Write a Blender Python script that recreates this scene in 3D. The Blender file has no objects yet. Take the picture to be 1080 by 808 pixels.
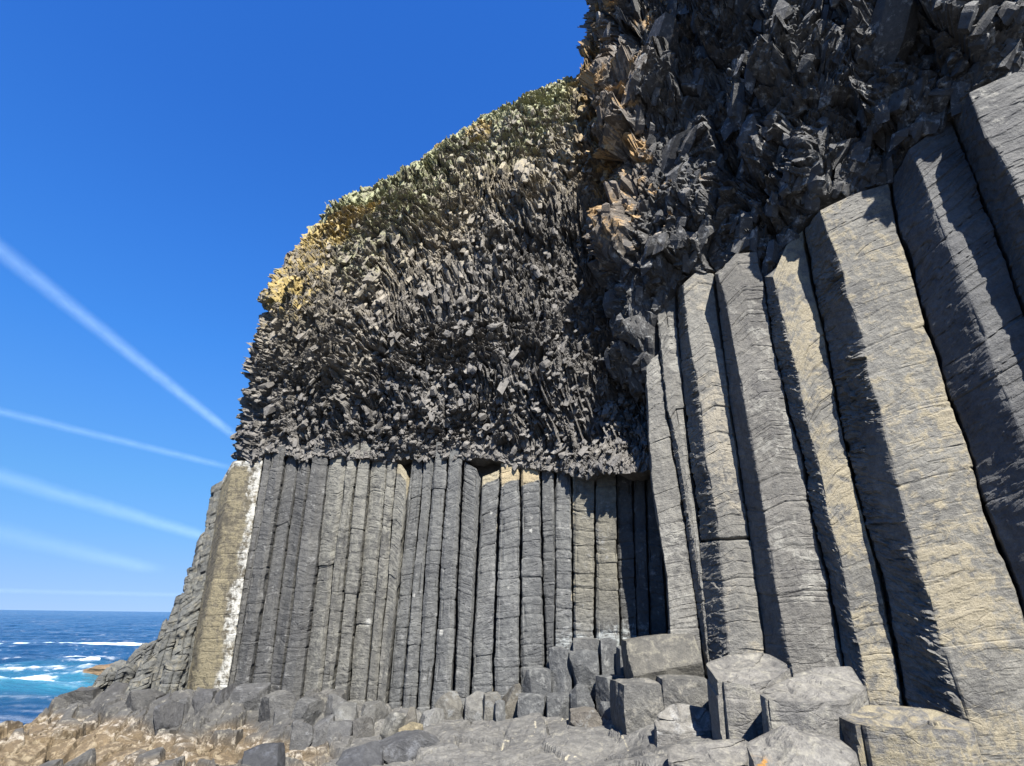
import bpy, math, random
import numpy as np
from mathutils import Vector, Matrix

random.seed(7)
RNG = np.random.default_rng(11)
SC = bpy.context.scene
COL = SC.collection

# ------------------------------------------------------------------ camera model
FPX, PITCH, ROLL = 600.0, math.atan(246 / 600.0), math.radians(0.73)
_f = np.array([0, math.cos(PITCH), math.sin(PITCH)])
_u0 = np.array([0, -math.sin(PITCH), math.cos(PITCH)])
_r0 = np.array([1.0, 0, 0])
_r = _r0 * math.cos(ROLL) + _u0 * math.sin(ROLL)
_u = _u0 * math.cos(ROLL) - _r0 * math.sin(ROLL)


def ray(x, y):
    return _f + _r * ((x - 540) / FPX) + _u * ((404 - y) / FPX)


def PY(x, y, Y):
    d = ray(x, y)
    return d * (Y / d[1])


def PZ(x, y, Z):
    d = ray(x, y)
    return d * (Z / d[2])


def px_of(p):
    p = np.asarray(p)
    w = p @ _f
    return 540 + FPX * (p @ _r) / w, 404 - FPX * (p @ _u) / w


SUN_AZ, SUN_EL = math.radians(16.5), math.radians(48)
SUN = np.array([math.sin(SUN_AZ) * math.cos(SUN_EL), -math.cos(SUN_AZ) * math.cos(SUN_EL), math.sin(SUN_EL)])

# ------------------------------------------------------------------ noise


def _hash(ix, iy, iz, seed):
    with np.errstate(over='ignore'):
        h = (ix.astype(np.uint32) * np.uint32(374761393) + iy.astype(np.uint32) * np.uint32(668265263)
             + iz.astype(np.uint32) * np.uint32(2147483647) + np.uint32((seed * 974711 + 12345) & 0xffffffff))
        h ^= h >> np.uint32(13)
        h *= np.uint32(1274126177)
        h ^= h >> np.uint32(16)
        h *= np.uint32(2246822519)
        h ^= h >> np.uint32(13)
    return h.astype(np.float64) / 4294967295.0


def vn(p, seed=0):
    """smooth value noise in [-1, 1]"""
    p = np.asarray(p, float)
    i = np.floor(p).astype(np.int64)
    f = p - i
    f = f * f * f * (f * (f * 6 - 15) + 10)
    out = 0
    for dx in (0, 1):
        wx = f[:, 0] if dx else 1 - f[:, 0]
        for dy in (0, 1):
            wy = f[:, 1] if dy else 1 - f[:, 1]
            for dz in (0, 1):
                wz = f[:, 2] if dz else 1 - f[:, 2]
                out = out + wx * wy * wz * _hash(i[:, 0] + dx, i[:, 1] + dy, i[:, 2] + dz, seed)
    return out * 2 - 1


def fbm(p, octv=4, seed=0, gain=.5, lac=2.03):
    a, s, t = 1.0, 0, 0
    p = np.asarray(p, float)
    for k in range(octv):
        s = s + a * vn(p, seed + 17 * k)
        t += a
        a *= gain
        p = p * lac + 3.7
    return s / t


def facet(p, seed=0, tilt=.7, jit=.9):
    """piecewise-planar cell noise: broken rock facets; returns value and edge distance"""
    p = np.asarray(p, float)
    c = np.floor(p).astype(np.int64)
    n = len(p)
    best = np.full(n, 1e9)
    sec = np.full(n, 1e9)
    val = np.zeros(n)
    for dx in (-1, 0, 1):
        for dy in (-1, 0, 1):
            for dz in (-1, 0, 1):
                ix, iy, iz = c[:, 0] + dx, c[:, 1] + dy, c[:, 2] + dz
                q = np.stack([ix + .5 + jit * (_hash(ix, iy, iz, seed + 1) - .5),
                              iy + .5 + jit * (_hash(ix, iy, iz, seed + 2) - .5),
                              iz + .5 + jit * (_hash(ix, iy, iz, seed + 3) - .5)], 1)
                d = p - q
                dd = (d * d).sum(1)
                v = (_hash(ix, iy, iz, seed + 4) - .5) + tilt * (
                    d[:, 0] * (_hash(ix, iy, iz, seed + 5) - .5) + d[:, 1] * (_hash(ix, iy, iz, seed + 6) - .5)
                    + d[:, 2] * (_hash(ix, iy, iz, seed + 7) - .5)) * 2
                m = dd < best
                sec = np.where(m, best, np.minimum(sec, dd))
                val = np.where(m, v, val)
                best = np.where(m, dd, best)
    return val, np.sqrt(sec) - np.sqrt(best)


def sstep(a, b, x):
    t = np.clip((x - a) / (b - a), 0, 1)
    return t * t * (3 - 2 * t)


def lerp(a, b, t):
    t = np.asarray(t)
    return np.asarray(a) * (1 - t[..., None]) + np.asarray(b) * t[..., None]


# ------------------------------------------------------------------ mesh building


def make_mesh(name, V, F, mat, tint=None, lcol=None, uv=None, origin=None, smooth=False):
    """V (n,3); F (m,4) or (m,3) array or list of arrays; tint (n,3); lcol (n,4); uv (n,2)"""
    V = np.asarray(V, float)
    origin = np.zeros(3) if origin is None else np.asarray(origin, float)
    me = bpy.data.meshes.new(name)
    Fs = F if isinstance(F, list) else [F]
    Fs = [np.asarray(f) for f in Fs if len(f)]
    loops = np.concatenate([f.ravel() for f in Fs]).astype(np.int32)
    sizes = np.concatenate([np.full(len(f), f.shape[1]) for f in Fs]).astype(np.int32)
    starts = np.concatenate([[0], np.cumsum(sizes)[:-1]]).astype(np.int32)
    me.vertices.add(len(V))
    me.vertices.foreach_set('co', (V - origin).astype(np.float32).ravel())
    me.loops.add(len(loops))
    me.loops.foreach_set('vertex_index', loops)
    me.polygons.add(len(sizes))
    me.polygons.foreach_set('loop_start', starts)
    try:
        me.polygons.foreach_set('loop_total', sizes)
    except Exception:
        pass
    me.polygons.foreach_set('use_smooth', np.full(len(sizes), smooth, dtype=bool))
    if uv is not None:
        l = me.uv_layers.new(name='UVMap')
        l.data.foreach_set('uv', np.asarray(uv, np.float32)[loops].ravel())
    if tint is not None:
        a = me.attributes.new('tint', 'FLOAT_COLOR', 'POINT')
        c = np.ones((len(V), 4), np.float32)
        c[:, :3] = tint
        a.data.foreach_set('color', c.ravel())
    if lcol is not None:
        a = me.attributes.new('lcol', 'FLOAT_COLOR', 'POINT')
        a.data.foreach_set('color', np.asarray(lcol, np.float32).ravel())
    me.update(calc_edges=True)
    me.validate()
    me.materials.append(mat)
    o = bpy.data.objects.new(name, me)
    o.location = origin
    COL.objects.link(o)
    return o


def tag(o, label=None, cat=None, group=None, kind=None):
    if label:
        o['label'] = label
    if cat:
        o['category'] = cat
    if group:
        o['group'] = group
    if kind or cat:
        o['kind'] = kind or 'thing'
    return o


def grid_faces(nr, nc, off=0, wrap=False):
    r = np.arange(nr - 1)[:, None]
    c = np.arange(nc if wrap else nc - 1)[None, :]
    c2 = (c + 1) % nc
    a = r * nc + c
    b = r * nc + c2
    d = (r + 1) * nc + c
    e = (r + 1) * nc + c2
    return np.stack([a, b, e, d], -1).reshape(-1, 4) + off


# ------------------------------------------------------------------ materials


class NT:
    def __init__(self, mat):
        self.t = mat.node_tree
        self.t.nodes.clear()

    def n(self, typ, **kw):
        nd = self.t.nodes.new(typ)
        for k, v in kw.items():
            if k.startswith('i_'):
                key = k[2:]
                nd.inputs[int(key) if key.isdigit() else key.replace('_', ' ')].default_value = v
            else:
                setattr(nd, k, v)
        return nd

    def l(self, a, b):
        self.t.links.new(a, b)

    def math(self, op, a, b=None, clamp=False):
        m = self.n('ShaderNodeMath', operation=op, use_clamp=clamp)
        for i, x in enumerate((a, b)):
            if x is None:
                continue
            if hasattr(x, 'links'):
                self.l(x, m.inputs[i])
            else:
                m.inputs[i].default_value = x
        return m.outputs[0]

    def mixc(self, fac, a, b, blend='MIX'):
        m = self.n('ShaderNodeMix', data_type='RGBA', blend_type=blend)
        for x, i in ((fac, 0), (a, 6), (b, 7)):
            if hasattr(x, 'links'):
                self.l(x, m.inputs[i])
            else:
                m.inputs[i].default_value = x
        return m.outputs[2]

    def noise(self, vec, scale, detail=6, rough=.6, dist=0.0):
        nd = self.n('ShaderNodeTexNoise', i_Scale=scale, i_Detail=detail, i_Roughness=rough, i_Distortion=dist)
        if vec is not None:
            self.l(vec, nd.inputs['Vector'])
        return nd.outputs[0]

    def ramp(self, x, lo, hi, a=0.0, b=1.0):
        m = self.n('ShaderNodeMapRange', i_1=lo, i_2=hi, i_3=a, i_4=b, clamp=True)
        self.l(x, m.inputs[0])
        return m.outputs[0]


def rock_material(name, strata=False, bump=.5, rough=.78, bscale=1.0, alb=.6):
    m = bpy.data.materials.new(name)
    m.use_nodes = True
    t = NT(m)
    pos = t.n('ShaderNodeNewGeometry').outputs['Position']
    tint = t.n('ShaderNodeAttribute', attribute_name='tint')
    lc = t.n('ShaderNodeAttribute', attribute_name='lcol')
    n1 = t.noise(pos, 1.7 * bscale, 5, .6)
    n2 = t.noise(pos, 11 * bscale, 8, .68)
    n3 = t.noise(pos, 5.2 * bscale, 7, .7, .6)
    n4 = t.noise(pos, 48 * bscale, 4, .7)
    if strata:
        uv = t.n('ShaderNodeUVMap').outputs[0]
        mp = t.n('ShaderNodeMapping')
        mp.inputs['Scale'].default_value = (3.2, 15, 1)
        t.l(uv, mp.inputs[0])
        s1 = t.noise(mp.outputs[0], 1.0, 6, .62, .7)
        mp2 = t.n('ShaderNodeMapping')
        mp2.inputs['Scale'].default_value = (1.1, 7, 1)
        t.l(uv, mp2.inputs[0])
        s2 = t.noise(mp2.outputs[0], 1.0, 5, .6, 1.0)
        mp3 = t.n('ShaderNodeMapping')
        mp3.inputs['Scale'].default_value = (1.3, 4.6, 1)
        wv = t.n('ShaderNodeVectorMath', operation='MULTIPLY_ADD')
        nzv = t.n('ShaderNodeTexNoise', i_Scale=5.0, i_Detail=4)
        t.l(uv, nzv.inputs['Vector'])
        t.l(nzv.outputs['Color'], wv.inputs[0])
        wv.inputs[1].default_value = (.16, .16, 0)
        t.l(uv, wv.inputs[2])
        t.l(wv.outputs[0], mp3.inputs[0])
        vo = t.n('ShaderNodeTexVoronoi', feature='DISTANCE_TO_EDGE', i_Scale=1.0)
        t.l(mp3.outputs[0], vo.inputs['Vector'])
        crack = t.ramp(t.math('ADD', vo.outputs['Distance'], t.ramp(n1, .42, .58, 0, .05)), 0.0, .022)
    c = t.mixc(1.0, tint.outputs['Color'], t.mixc(t.ramp(n1, .3, .7), (.72, .72, .74, 1), (1.24, 1.22, 1.18, 1)), 'MULTIPLY')
    c = t.mixc(1.0, c, t.mixc(t.ramp(n2, .28, .72), (.56, .56, .57, 1), (1.38, 1.37, 1.33, 1)), 'MULTIPLY')
    c = t.mixc(1.0, c, t.mixc(t.ramp(n4, .3, .7), (.78, .78, .79, 1), (1.2, 1.19, 1.17, 1)), 'MULTIPLY')
    # lichen / crust: amount in alpha of lcol, broken up by noise
    src = t.math('ADD', t.math('MULTIPLY', n3, .65), t.math('MULTIPLY', n2, .35))
    if strata:
        src = t.math('ADD', t.math('MULTIPLY', src, .8), t.math('MULTIPLY', s1, .2))
    th = t.math('ADD', src, t.math('SUBTRACT', lc.outputs['Alpha'], 1.0))
    mask = t.ramp(th, -.035, .05)
    lcv = t.mixc(1.0, lc.outputs['Color'], t.mixc(t.ramp(n4, .3, .7), (.7, .7, .7, 1), (1.2, 1.2, 1.2, 1)), 'MULTIPLY')
    c = t.mixc(t.math('MULTIPLY', mask, t.ramp(lc.outputs['Alpha'], 0.02, .2, 0, .92)), c, lcv)
    # pale specks
    c = t.mixc(t.ramp(t.noise(pos, 21 * bscale, 3, .5), .71, .77, 0, .45), c, (.36, .35, .33, 1))
    h = t.math('ADD', t.math('MULTIPLY', n2, .8), t.math('MULTIPLY', n4, .34))
    h = t.math('ADD', h, t.math('MULTIPLY', n3, .7))
    if strata:
        h = t.math('ADD', h, t.math('MULTIPLY', s1, .42))
        h = t.math('ADD', h, t.math('MULTIPLY', s2, .5))
        h = t.math('ADD', h, t.math('MULTIPLY', crack, .22))
    b = t.n('ShaderNodeBump', i_Strength=bump, i_Distance=.06 / bscale)
    t.l(h, b.inputs['Height'])
    p = t.n('ShaderNodeBsdfPrincipled')
    c = t.mixc(1.0, c, (alb, alb, alb, 1), 'MULTIPLY')
    t.l(c, p.inputs['Base Color'])
    t.l(t.ramp(n2, .2, .8, rough - .12, rough + .14), p.inputs['Roughness'])
    p.inputs['Specular IOR Level'].default_value = .32
    t.l(b.outputs[0], p.inputs['Normal'])
    o = t.n('ShaderNodeOutputMaterial')
    t.l(p.outputs[0], o.inputs[0])
    return m


M_COL = rock_material('column_basalt', strata=True, bump=.6, alb=.52)
M_ROCK = rock_material('weathered_basalt', bump=.65, alb=.47)
M_CLIFF = rock_material('fractured_basalt', bump=.55, bscale=.9, alb=.78)
M_SHELF = rock_material('shelf_rock', bump=.7, bscale=1.1, alb=.52)

GREY = np.array([.126, .128, .120])
TAN = (.40, .305, .165)
OCHRE = (.42, .25, .06)
GREENL = (.33, .34, .20)
WHITE = (.66, .64, .57)

# ------------------------------------------------------------------ columns


def resample(knots3, n):
    k = np.asarray(knots3, float)
    d = np.concatenate([[0], np.cumsum(np.linalg.norm(np.diff(k, axis=0), axis=1))])
    t = np.linspace(0, d[-1], n)
    return np.stack([np.interp(t, d, k[:, i]) for i in range(3)], 1)


def column(name, corners, fine, rows, segs=14, seed=0, amp=1.0, joint=(.5, 1.1), jdepth=.018, tintf=None,
           cap_rough=.06, mat=None, chip=1.0, plates=0.0, ledge=1.0, capdish=0.0, side=0.0, smooth_rings=2, dome=0.0, capdrop=0.0, capk=7, brk=None):
    """corners: list of 3-D polylines, top first, in order round the column; fine: which sides get many segments"""
    rs = np.random.default_rng(seed)
    nk = len(corners)
    C = np.stack([resample(c, rows) for c in corners], 1)          # rows, nk, 3
    ctr = C.mean(1, keepdims=True)
    # orientation: counter-clockwise from above
    c0 = C[0, :, :2]
    area = sum(c0[i, 0] * c0[(i + 1) % nk, 1] - c0[(i + 1) % nk, 0] * c0[i, 1] for i in range(nk))
    if area < 0:
        C = C[:, ::-1]
        fine = [fine[(nk - 2 - i) % nk] for i in range(nk)]
    ring = []
    cprox = []
    for i in range(nk):
        m = segs if fine[i] else 3
        for j in range(m):
            t = j / m
            ring.append(C[:, i] * (1 - t) + C[:, (i + 1) % nk] * t)
            cprox.append(max(0, 1 - min(t, 1 - t) * m / 2.2) if fine[i] or t == 0 else 0)
    R = np.stack(ring, 1)                                          # rows, np, 3
    cprox = np.array(cprox)
    for _ in range(smooth_rings):
        R = (np.roll(R, 1, 1) + 2 * R + np.roll(R, -1, 1)) / 4
    npn = R.shape[1]
    midr = R[rows // 2]
    e1_ = np.roll(midr, -2, 0) - midr
    e0_ = midr - np.roll(midr, 2, 0)
    turn = 1 - (e1_ * e0_).sum(1) / (np.linalg.norm(e1_, axis=1) * np.linalg.norm(e0_, axis=1) + 1e-9)
    for _ in range(2):
        turn = np.maximum(turn, np.maximum(np.roll(turn, 1), np.roll(turn, -1)))
    cprox = cprox * sstep(.02, .2, turn)
    tang = np.roll(R, -1, 1) - np.roll(R, 1, 1)
    nor = np.stack([tang[..., 1], -tang[..., 0], np.zeros(tang.shape[:2])], -1)
    nor /= np.linalg.norm(nor, axis=-1, keepdims=True) + 1e-9
    seg = np.linalg.norm(np.diff(np.concatenate([R[rows // 2], R[rows // 2, :1]]), axis=0), axis=1)
    s = np.concatenate([[0], np.cumsum(seg)[:-1]])
    zz = np.linalg.norm(C.mean(1) - C.mean(1)[0], axis=1)          # distance from the top
    S, Z = np.meshgrid(s, zz)
    flat = lambda a, b: np.stack([a.ravel(), b.ravel(), np.full(a.size, seed * 3.17)], 1)
    sh = S.shape
    d = .016 * fbm(flat(S * 1.6, Z * .9), 3, seed).reshape(sh)
    d += .009 * fbm(flat(S * 5, Z * 9), 3, seed + 3).reshape(sh) * ledge
    q = vn(flat(S * 1.1, Z * 8.5 + .35 * np.sin(S * 3 + seed)), seed + 5).reshape(sh)
    d -= .017 * ledge * np.clip(1 - np.abs(q) / .07, 0, 1) ** 1.2 * np.clip(.6 + vn(flat(S * .9, Z * 1.1), seed + 6).reshape(sh), 0, 1)
    # overlapping plates: a saw-tooth along the axis, broken sideways
    ph = Z * 5.2 + 1.1 * fbm(flat(S * 1.3, Z * .8), 2, seed + 8).reshape(sh)
    d += (.006 * ledge) * ((ph % 1.0) - .5) * (vn(flat(S * 1.2, Z * 1.7), seed + 9).reshape(sh) > -.1)
    if side:
        wgt = sstep(.45, .8, -nor[..., 0]) 
        zz2 = Z + .35 * S
        fa, fe = facet(np.c_[(S * 3.2).ravel(), (zz2 * 7.5).ravel(), np.full(S.size, seed + .5)], seed + 31, 1.2)
        fb, _ = facet(np.c_[(S * 7).ravel(), (zz2 * 19).ravel(), np.full(S.size, seed + .5)], seed + 32, 1.2)
        ps = zz2 * 5.5 + 1.2 * fa.reshape(sh)
        on = np.clip(.75 + .8 * vn(flat(S * 1.4, Z * 1.5), seed + 33).reshape(sh), .15, 1.1)
        d += side * wgt * on * (1 - .75 * cprox[None, :]) * (.035 * ((ps % 1.0) - .5) + .05 * fa.reshape(sh) + .022 * fb.reshape(sh))
    # chips on the arrises
    ch = np.clip(vn(flat(S * 0 + np.round(cprox * 3)[None, :] * 0 + S * .6, Z * 3.1), seed + 11).reshape(sh) - .05, 0, 1)
    d -= chip * .06 * ch * cprox[None, :]
    # joints across the column
    z = rs.uniform(.15, .5)
    L = zz[-1]
    off = np.zeros(rows)
    shift = np.zeros((rows, 2))
    while z < L:
        wob = .03 * vn(flat(S * 2, Z * 0 + z), seed + 13).reshape(sh)
        dep = jdepth * rs.uniform(.4, 1.3)
        g = np.exp(-((Z - z - wob) / .014) ** 2)
        edge = .55 + 1.1 * cprox[None, :] ** .7
        d -= dep * g * edge
        if plates:
            gg = np.exp(-((Z - z - wob) / .035) ** 2)
            d -= plates * gg * edge * np.clip(.5 + vn(flat(S * 1.2 + z, Z * 0), seed + 14).reshape(sh), 0, 1)
        below = zz > z
        off = np.where(below, rs.normal(0, .006), off)
        z += rs.uniform(*joint)
    d += off[:, None]
    if brk is not None:
        zr = R[..., 2] - brk - .03 * vn(flat(S * 3, Z * 0), seed + 51).reshape(sh)
        d -= .07 * np.exp(-(zr / .022) ** 2) 
        d += .03 * sstep(.0, -.02, zr)
    d *= amp
    R = R + nor * d[..., None]
    V = R.reshape(-1, 3)
    UV = np.stack([S.ravel() + seed * .731, (Z + seed * 1.37).ravel()], 1)
    F = [grid_faces(rows, npn, 0, True)[:, ::-1]]
    # top cap: rings closing to the middle, uneven
    cen = R[0].mean(0)
    base = len(V)
    caps, cuv = [], []
    K = capk
    for k in range(1, K):
        t = k / K
        ringp = R[0] * (1 - t) + cen * t
        bump = cap_rough * fbm(np.c_[ringp[:, :2] * 3.2, np.full(npn, seed)], 5, seed + 21)
        fct, _ = facet(np.c_[ringp * 3.1], seed + 5, .8)
        ringp = ringp + np.c_[np.zeros((npn, 2)), bump * min(1, t * 3) + fct * cap_rough * .35 * min(1, t * 2.5)
                              + dome * (1 - (1 - t) ** 2) - capdrop * min(1, t * 4)]
        caps.append(ringp)
        cuv.append(np.c_[s, np.full(npn, -.02 * k)])
    Vc = np.concatenate(caps + [cen[None] + [[0, 0, dome - capdrop]]])
    V = np.concatenate([V, Vc])
    UV = np.concatenate([UV, np.concatenate(cuv + [np.array([[0, 0]])])])
    idx = np.arange(npn)
    nxt = (idx + 1) % npn
    prev = idx
    prevn = nxt
    for k in range(K - 1):
        cur = base + k * npn + idx
        curn = base + k * npn + nxt
        F.append(np.stack([prev, prevn, curn, cur], 1))
        prev, prevn = cur, curn
    top = len(V) - 1
    F.append(np.stack([prev, prevn, np.full(npn, top)], 1))
    tint = np.tile(GREY, (len(V), 1))
    lcol = np.zeros((len(V), 4))
    nfull = np.concatenate([nor.reshape(-1, 3), np.tile([0, 0, 1.0], (len(V) - rows * npn, 1))])
    hz = np.concatenate([np.repeat(1 - zz / L, npn), np.ones(len(V) - rows * npn)])
    if tintf:
        tint, lcol = tintf(V, nfull, hz, tint, lcol)
    org = C.mean(1)[-1].copy()
    return make_mesh(name, V, F, mat or M_COL, tint, lcol, UV, org)


def line_px(xt, yt, xb, yb, y):
    return xt + (xb - xt) * (y - yt) / (yb - yt)


def ordinal(n):
    return ['zeroth', 'first', 'second', 'third', 'fourth', 'fifth', 'sixth', 'seventh', 'eighth', 'ninth', 'tenth', 'eleventh',
            'twelfth', 'thirteenth', 'fourteenth', 'fifteenth', 'sixteenth', 'seventeenth', 'eighteenth', 'nineteenth',
            'twentieth', 'twenty-first', 'twenty-second', 'twenty-third', 'twenty-fourth', 'twenty-fifth', 'twenty-sixth'][n]


def wallY(x):
    return float(np.interp(x, [150, 200, 275, 440, 560, 650, 706, 760], [13.2, 12.9, 12.4, 12.0, 11.7, 11.25, 11.0, 10.9]))


# --- the rear wall: (x at y=505, x at y=700) of each joint between columns, in photo pixels
EDGES = [(275, 243), (283, 250), (298, 267), (312, 286), (326, 301), (345, 322), (364, 342), (376, 355), (390, 371), (407, 389),
         (418, 401), (431, 412), (445, 427), (456, 442), (471, 458), (488, 479), (507, 498), (527, 522), (549, 549), (571, 575),
         (586, 585), (603, 605), (628, 628), (650, 654), (667, 674), (681, 687), (697, 706)]
#        top y, base y, joints, style
NCOL = len(EDGES) - 1
TOPY = [487, 485, 485, 485, 484, 484, 482, 484, 483, 485, 489, 478, 484, 480, 486, 488, 494, 486, 488, 497, 499, 498, 496, 495, 494, 494]
BASEY = [716, 718, 718, 720, 728, 730, 738, 742, 745, 748, 748, 750, 750, 750, 745, 742, 745, 750, 745, 745, 740, 735, 730, 725, 715, 708]
REAR_DESC = {
    0: 'narrow dark basalt column directly right of the white-streaked column',
    5: 'grey basalt column with a deeply shadowed joint on its left, left half of rear wall',
    9: 'warm grey basalt column second to the left of the dark triangular notch',
    10: 'slim grey basalt column ending just left of the dark triangular notch',
    11: 'grey basalt column directly right of the dark triangular notch under the overhang',
    15: 'basalt column ending left of the small dark pit below the rear cliff',
    16: 'jointed basalt column just right of the small dark pit below the rear cliff',
    17: 'blocky basalt column with the left of two tan broken tops',
    18: 'blocky basalt column with the right of two tan broken tops',
    25: 'dark shadowed basalt column deepest in the corner beside the tall near columns',
    24: 'shadowed basalt column second from the corner in the rear wall',
    23: 'basalt column split by the edge of the corner shadow in the rear wall',
    22: 'brownish lit basalt column bordering the corner shadow of the rear wall',
    21: 'pale basalt column with whitish salt stain low down, near the corner shadow',
    19: 'slim jointed basalt column with a pale rusty seam on its left side',
    20: 'slim bluish grey basalt column with a white-edged seam on its right side',
}


def rear_tint(i):
    rs = np.random.default_rng(300 + i)
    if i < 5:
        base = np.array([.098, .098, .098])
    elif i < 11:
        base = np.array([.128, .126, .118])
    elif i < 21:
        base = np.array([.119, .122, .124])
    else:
        base = np.array([.14, .138, .13]) if i < 23 else np.array([.085, .085, .084])  # corner shade painted into the last columns as a darker base
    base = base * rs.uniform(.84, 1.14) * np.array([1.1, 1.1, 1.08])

    def f(V, N, h, tint, lcol):
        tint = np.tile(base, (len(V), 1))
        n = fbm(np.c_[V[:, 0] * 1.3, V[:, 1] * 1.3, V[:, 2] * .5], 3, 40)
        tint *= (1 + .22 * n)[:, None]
        if 5 <= i < 11:
            lcol[:, :3] = (.25, .24, .205)
            lcol[:, 3] = .46 + .06 * sstep(.3, .9, h)
        else:
            lcol[:, :3] = (.30, .295, .28)
            lcol[:, 3] = .42
        if i in (17, 18):
            a = sstep(.9, .915, h + .012 * vn(V * 7, 3))
            lcol[:, :3] = lerp(lcol[:, :3], (.5, .4, .24), a)
            lcol[:, 3] = np.maximum(lcol[:, 3], a * .95)
        if i in (10, 11, 16):
            a = sstep(.94, .97, h)
            lcol[:, :3] = lerp(lcol[:, :3], (.42, .36, .24), a)
            lcol[:, 3] = np.maximum(lcol[:, 3], a * .6)
        if i in (20, 21, 22, 23):
            a = sstep(.42, .2, h) * .22
            lcol[:, :3] = lerp(lcol[:, :3], (.42, .45, .44), np.clip(a * 5, 0, 1))
            lcol[:, 3] = np.maximum(lcol[:, 3], .38 + a)
        if i in (16, 18, 20, 21):
            x, y = px_of(V)
            l_, r_ = line_px(EDGES[i][0], 505, EDGES[i][1], 700, y), line_px(EDGES[i + 1][0], 505, EDGES[i + 1][1], 700, y)
            u = (x - l_) / np.maximum(r_ - l_, 4)
            sm_ = (sstep(.82, .95, u) if i != 21 else sstep(.2, .06, u)) * sstep(-.15, .2, vn(V * 2.2, 8))
            lcol[:, :3] = lerp(lcol[:, :3], (.50, .43, .29), sm_)
            lcol[:, 3] = np.maximum(lcol[:, 3], sm_ * .56)
        for (cx_, cy_, cr_) in ((466, 667, .06), (389, 656, .07), (518, 541, .05), (437, 628, .04), (536, 620, .04), (560, 560, .05)):
            q_ = PY(cx_, cy_, wallY(cx_))
            ch_ = np.exp(-(((V[:, 0] - q_[0]) / cr_) ** 2 + ((V[:, 2] - q_[2]) / (cr_ * 1.3)) ** 2) ** 2) * .62
            lcol[:, :3] = lerp(lcol[:, :3], (.46, .45, .41), np.clip(ch_ * 1.6, 0, 1))
            lcol[:, 3] = np.maximum(lcol[:, 3], ch_)
        if i in (21, 22):
            a = sstep(.3, .5, h)
            tint = lerp(tint, (.2, .185, .14), a * .6)
        return tint, lcol
    return f


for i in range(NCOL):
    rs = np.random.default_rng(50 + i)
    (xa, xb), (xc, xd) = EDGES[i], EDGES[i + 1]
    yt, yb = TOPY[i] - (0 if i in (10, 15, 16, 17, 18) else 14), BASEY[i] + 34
    f = lambda e, y: line_px(e[0], 505, e[1], 700, y)
    g = .008 if i < 14 else .014
    eLt, eLb = PY(f(EDGES[i], yt), yt, wallY(xa)), PY(f(EDGES[i], yb), yb, wallY(xb) - .05)
    eRt, eRb = PY(f(EDGES[i + 1], yt), yt, wallY(xc)), PY(f(EDGES[i + 1], yb), yb, wallY(xd) - .05)
    w = np.linalg.norm(eRt - eLt)
    style = rs.random()
    if i in (4, 6, 9, 12):
        a, b, d1, d2 = .10, .62, .15, .13
    elif i in (3, 8, 10):
        a, b, d1, d2 = .32, .9, .06, .12
    elif i >= 16:
        a, b, d1, d2 = .09, .9, rs.uniform(.05, .09), rs.uniform(.05, .09)
    else:
        a, b, d1, d2 = rs.uniform(.07, .2), rs.uniform(.72, .93), rs.uniform(.04, .13), rs.uniform(.04, .12)
    d1 *= w / .5
    d2 *= w / .5

    def mk(lt, rt):
        dx = (rt - lt)
        shr = g / max(np.linalg.norm(dx), .1)
        l, r = lt + dx * shr, rt - dx * shr
        dd = r - l
        return [l, l + dd * a - [0, d1, 0], l + dd * b - [0, d2, 0], r, r + [0, .7, 0] - dd * .1, l + [0, .7, 0] + dd * .1]
    T, B = mk(eLt, eRt), mk(eLb, eRb)
    dj = rs.uniform(-.06, .06)
    T = [q + np.array([0, dj, 0]) for q in T]
    B = [q + np.array([0, dj + rs.uniform(-.03, .03), 0]) for q in B]
    # uneven broken top
    for k in range(4):
        T[k] = T[k] + [0, 0, rs.uniform(-.08, .05)]
    if i == 10:
        T[3] = T[3] - [0, 0, .50]
        T[2] = T[2] - [0, 0, .22]
    if i == 11:
        T[0] = T[0] - [0, 0, .42]
        T[1] = T[1] - [0, 0, .12]
    if i == 16:
        T[0] = T[0] - [0, 0, .42]
        T[1] = T[1] - [0, 0, .18]
    if i == 15:
        T[3] = T[3] - [0, 0, .42]
        T[2] = T[2] - [0, 0, .12]
    if i >= 15 and i < 24:
        jt, jd, pl = (.13, .4), .011, .007
    elif i >= 11:
        jt, jd, pl = (.18, .6), .010, .005
    else:
        jt, jd, pl = (.35, 1.0), .010, .004
    def wander(tp, bp, e):
        out = []
        for kk in range(9):
            q = tp + (bp - tp) * kk / 8
            out.append(q + np.array([.035 * vn(np.array([[e * 7.3, kk * .55, 1.5]]), 6)[0] * (kk < 8), 0, 0]))
        return out
    eid = [i, i + .25, i + .75, i + 1, i + 1, i]
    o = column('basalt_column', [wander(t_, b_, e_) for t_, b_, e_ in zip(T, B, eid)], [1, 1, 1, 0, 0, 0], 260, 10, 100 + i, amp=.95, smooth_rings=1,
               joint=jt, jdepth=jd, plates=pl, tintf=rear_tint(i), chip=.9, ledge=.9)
    lab = REAR_DESC.get(i) or ('grey basalt column in the rear wall, %s to the right of the white-streaked column' % ordinal(i + 1))
    tag(o, lab, 'basalt column', 'basalt columns of the rear wall')

# --- the pale lichen-covered column with the white streak, and the grey one on its left


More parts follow.
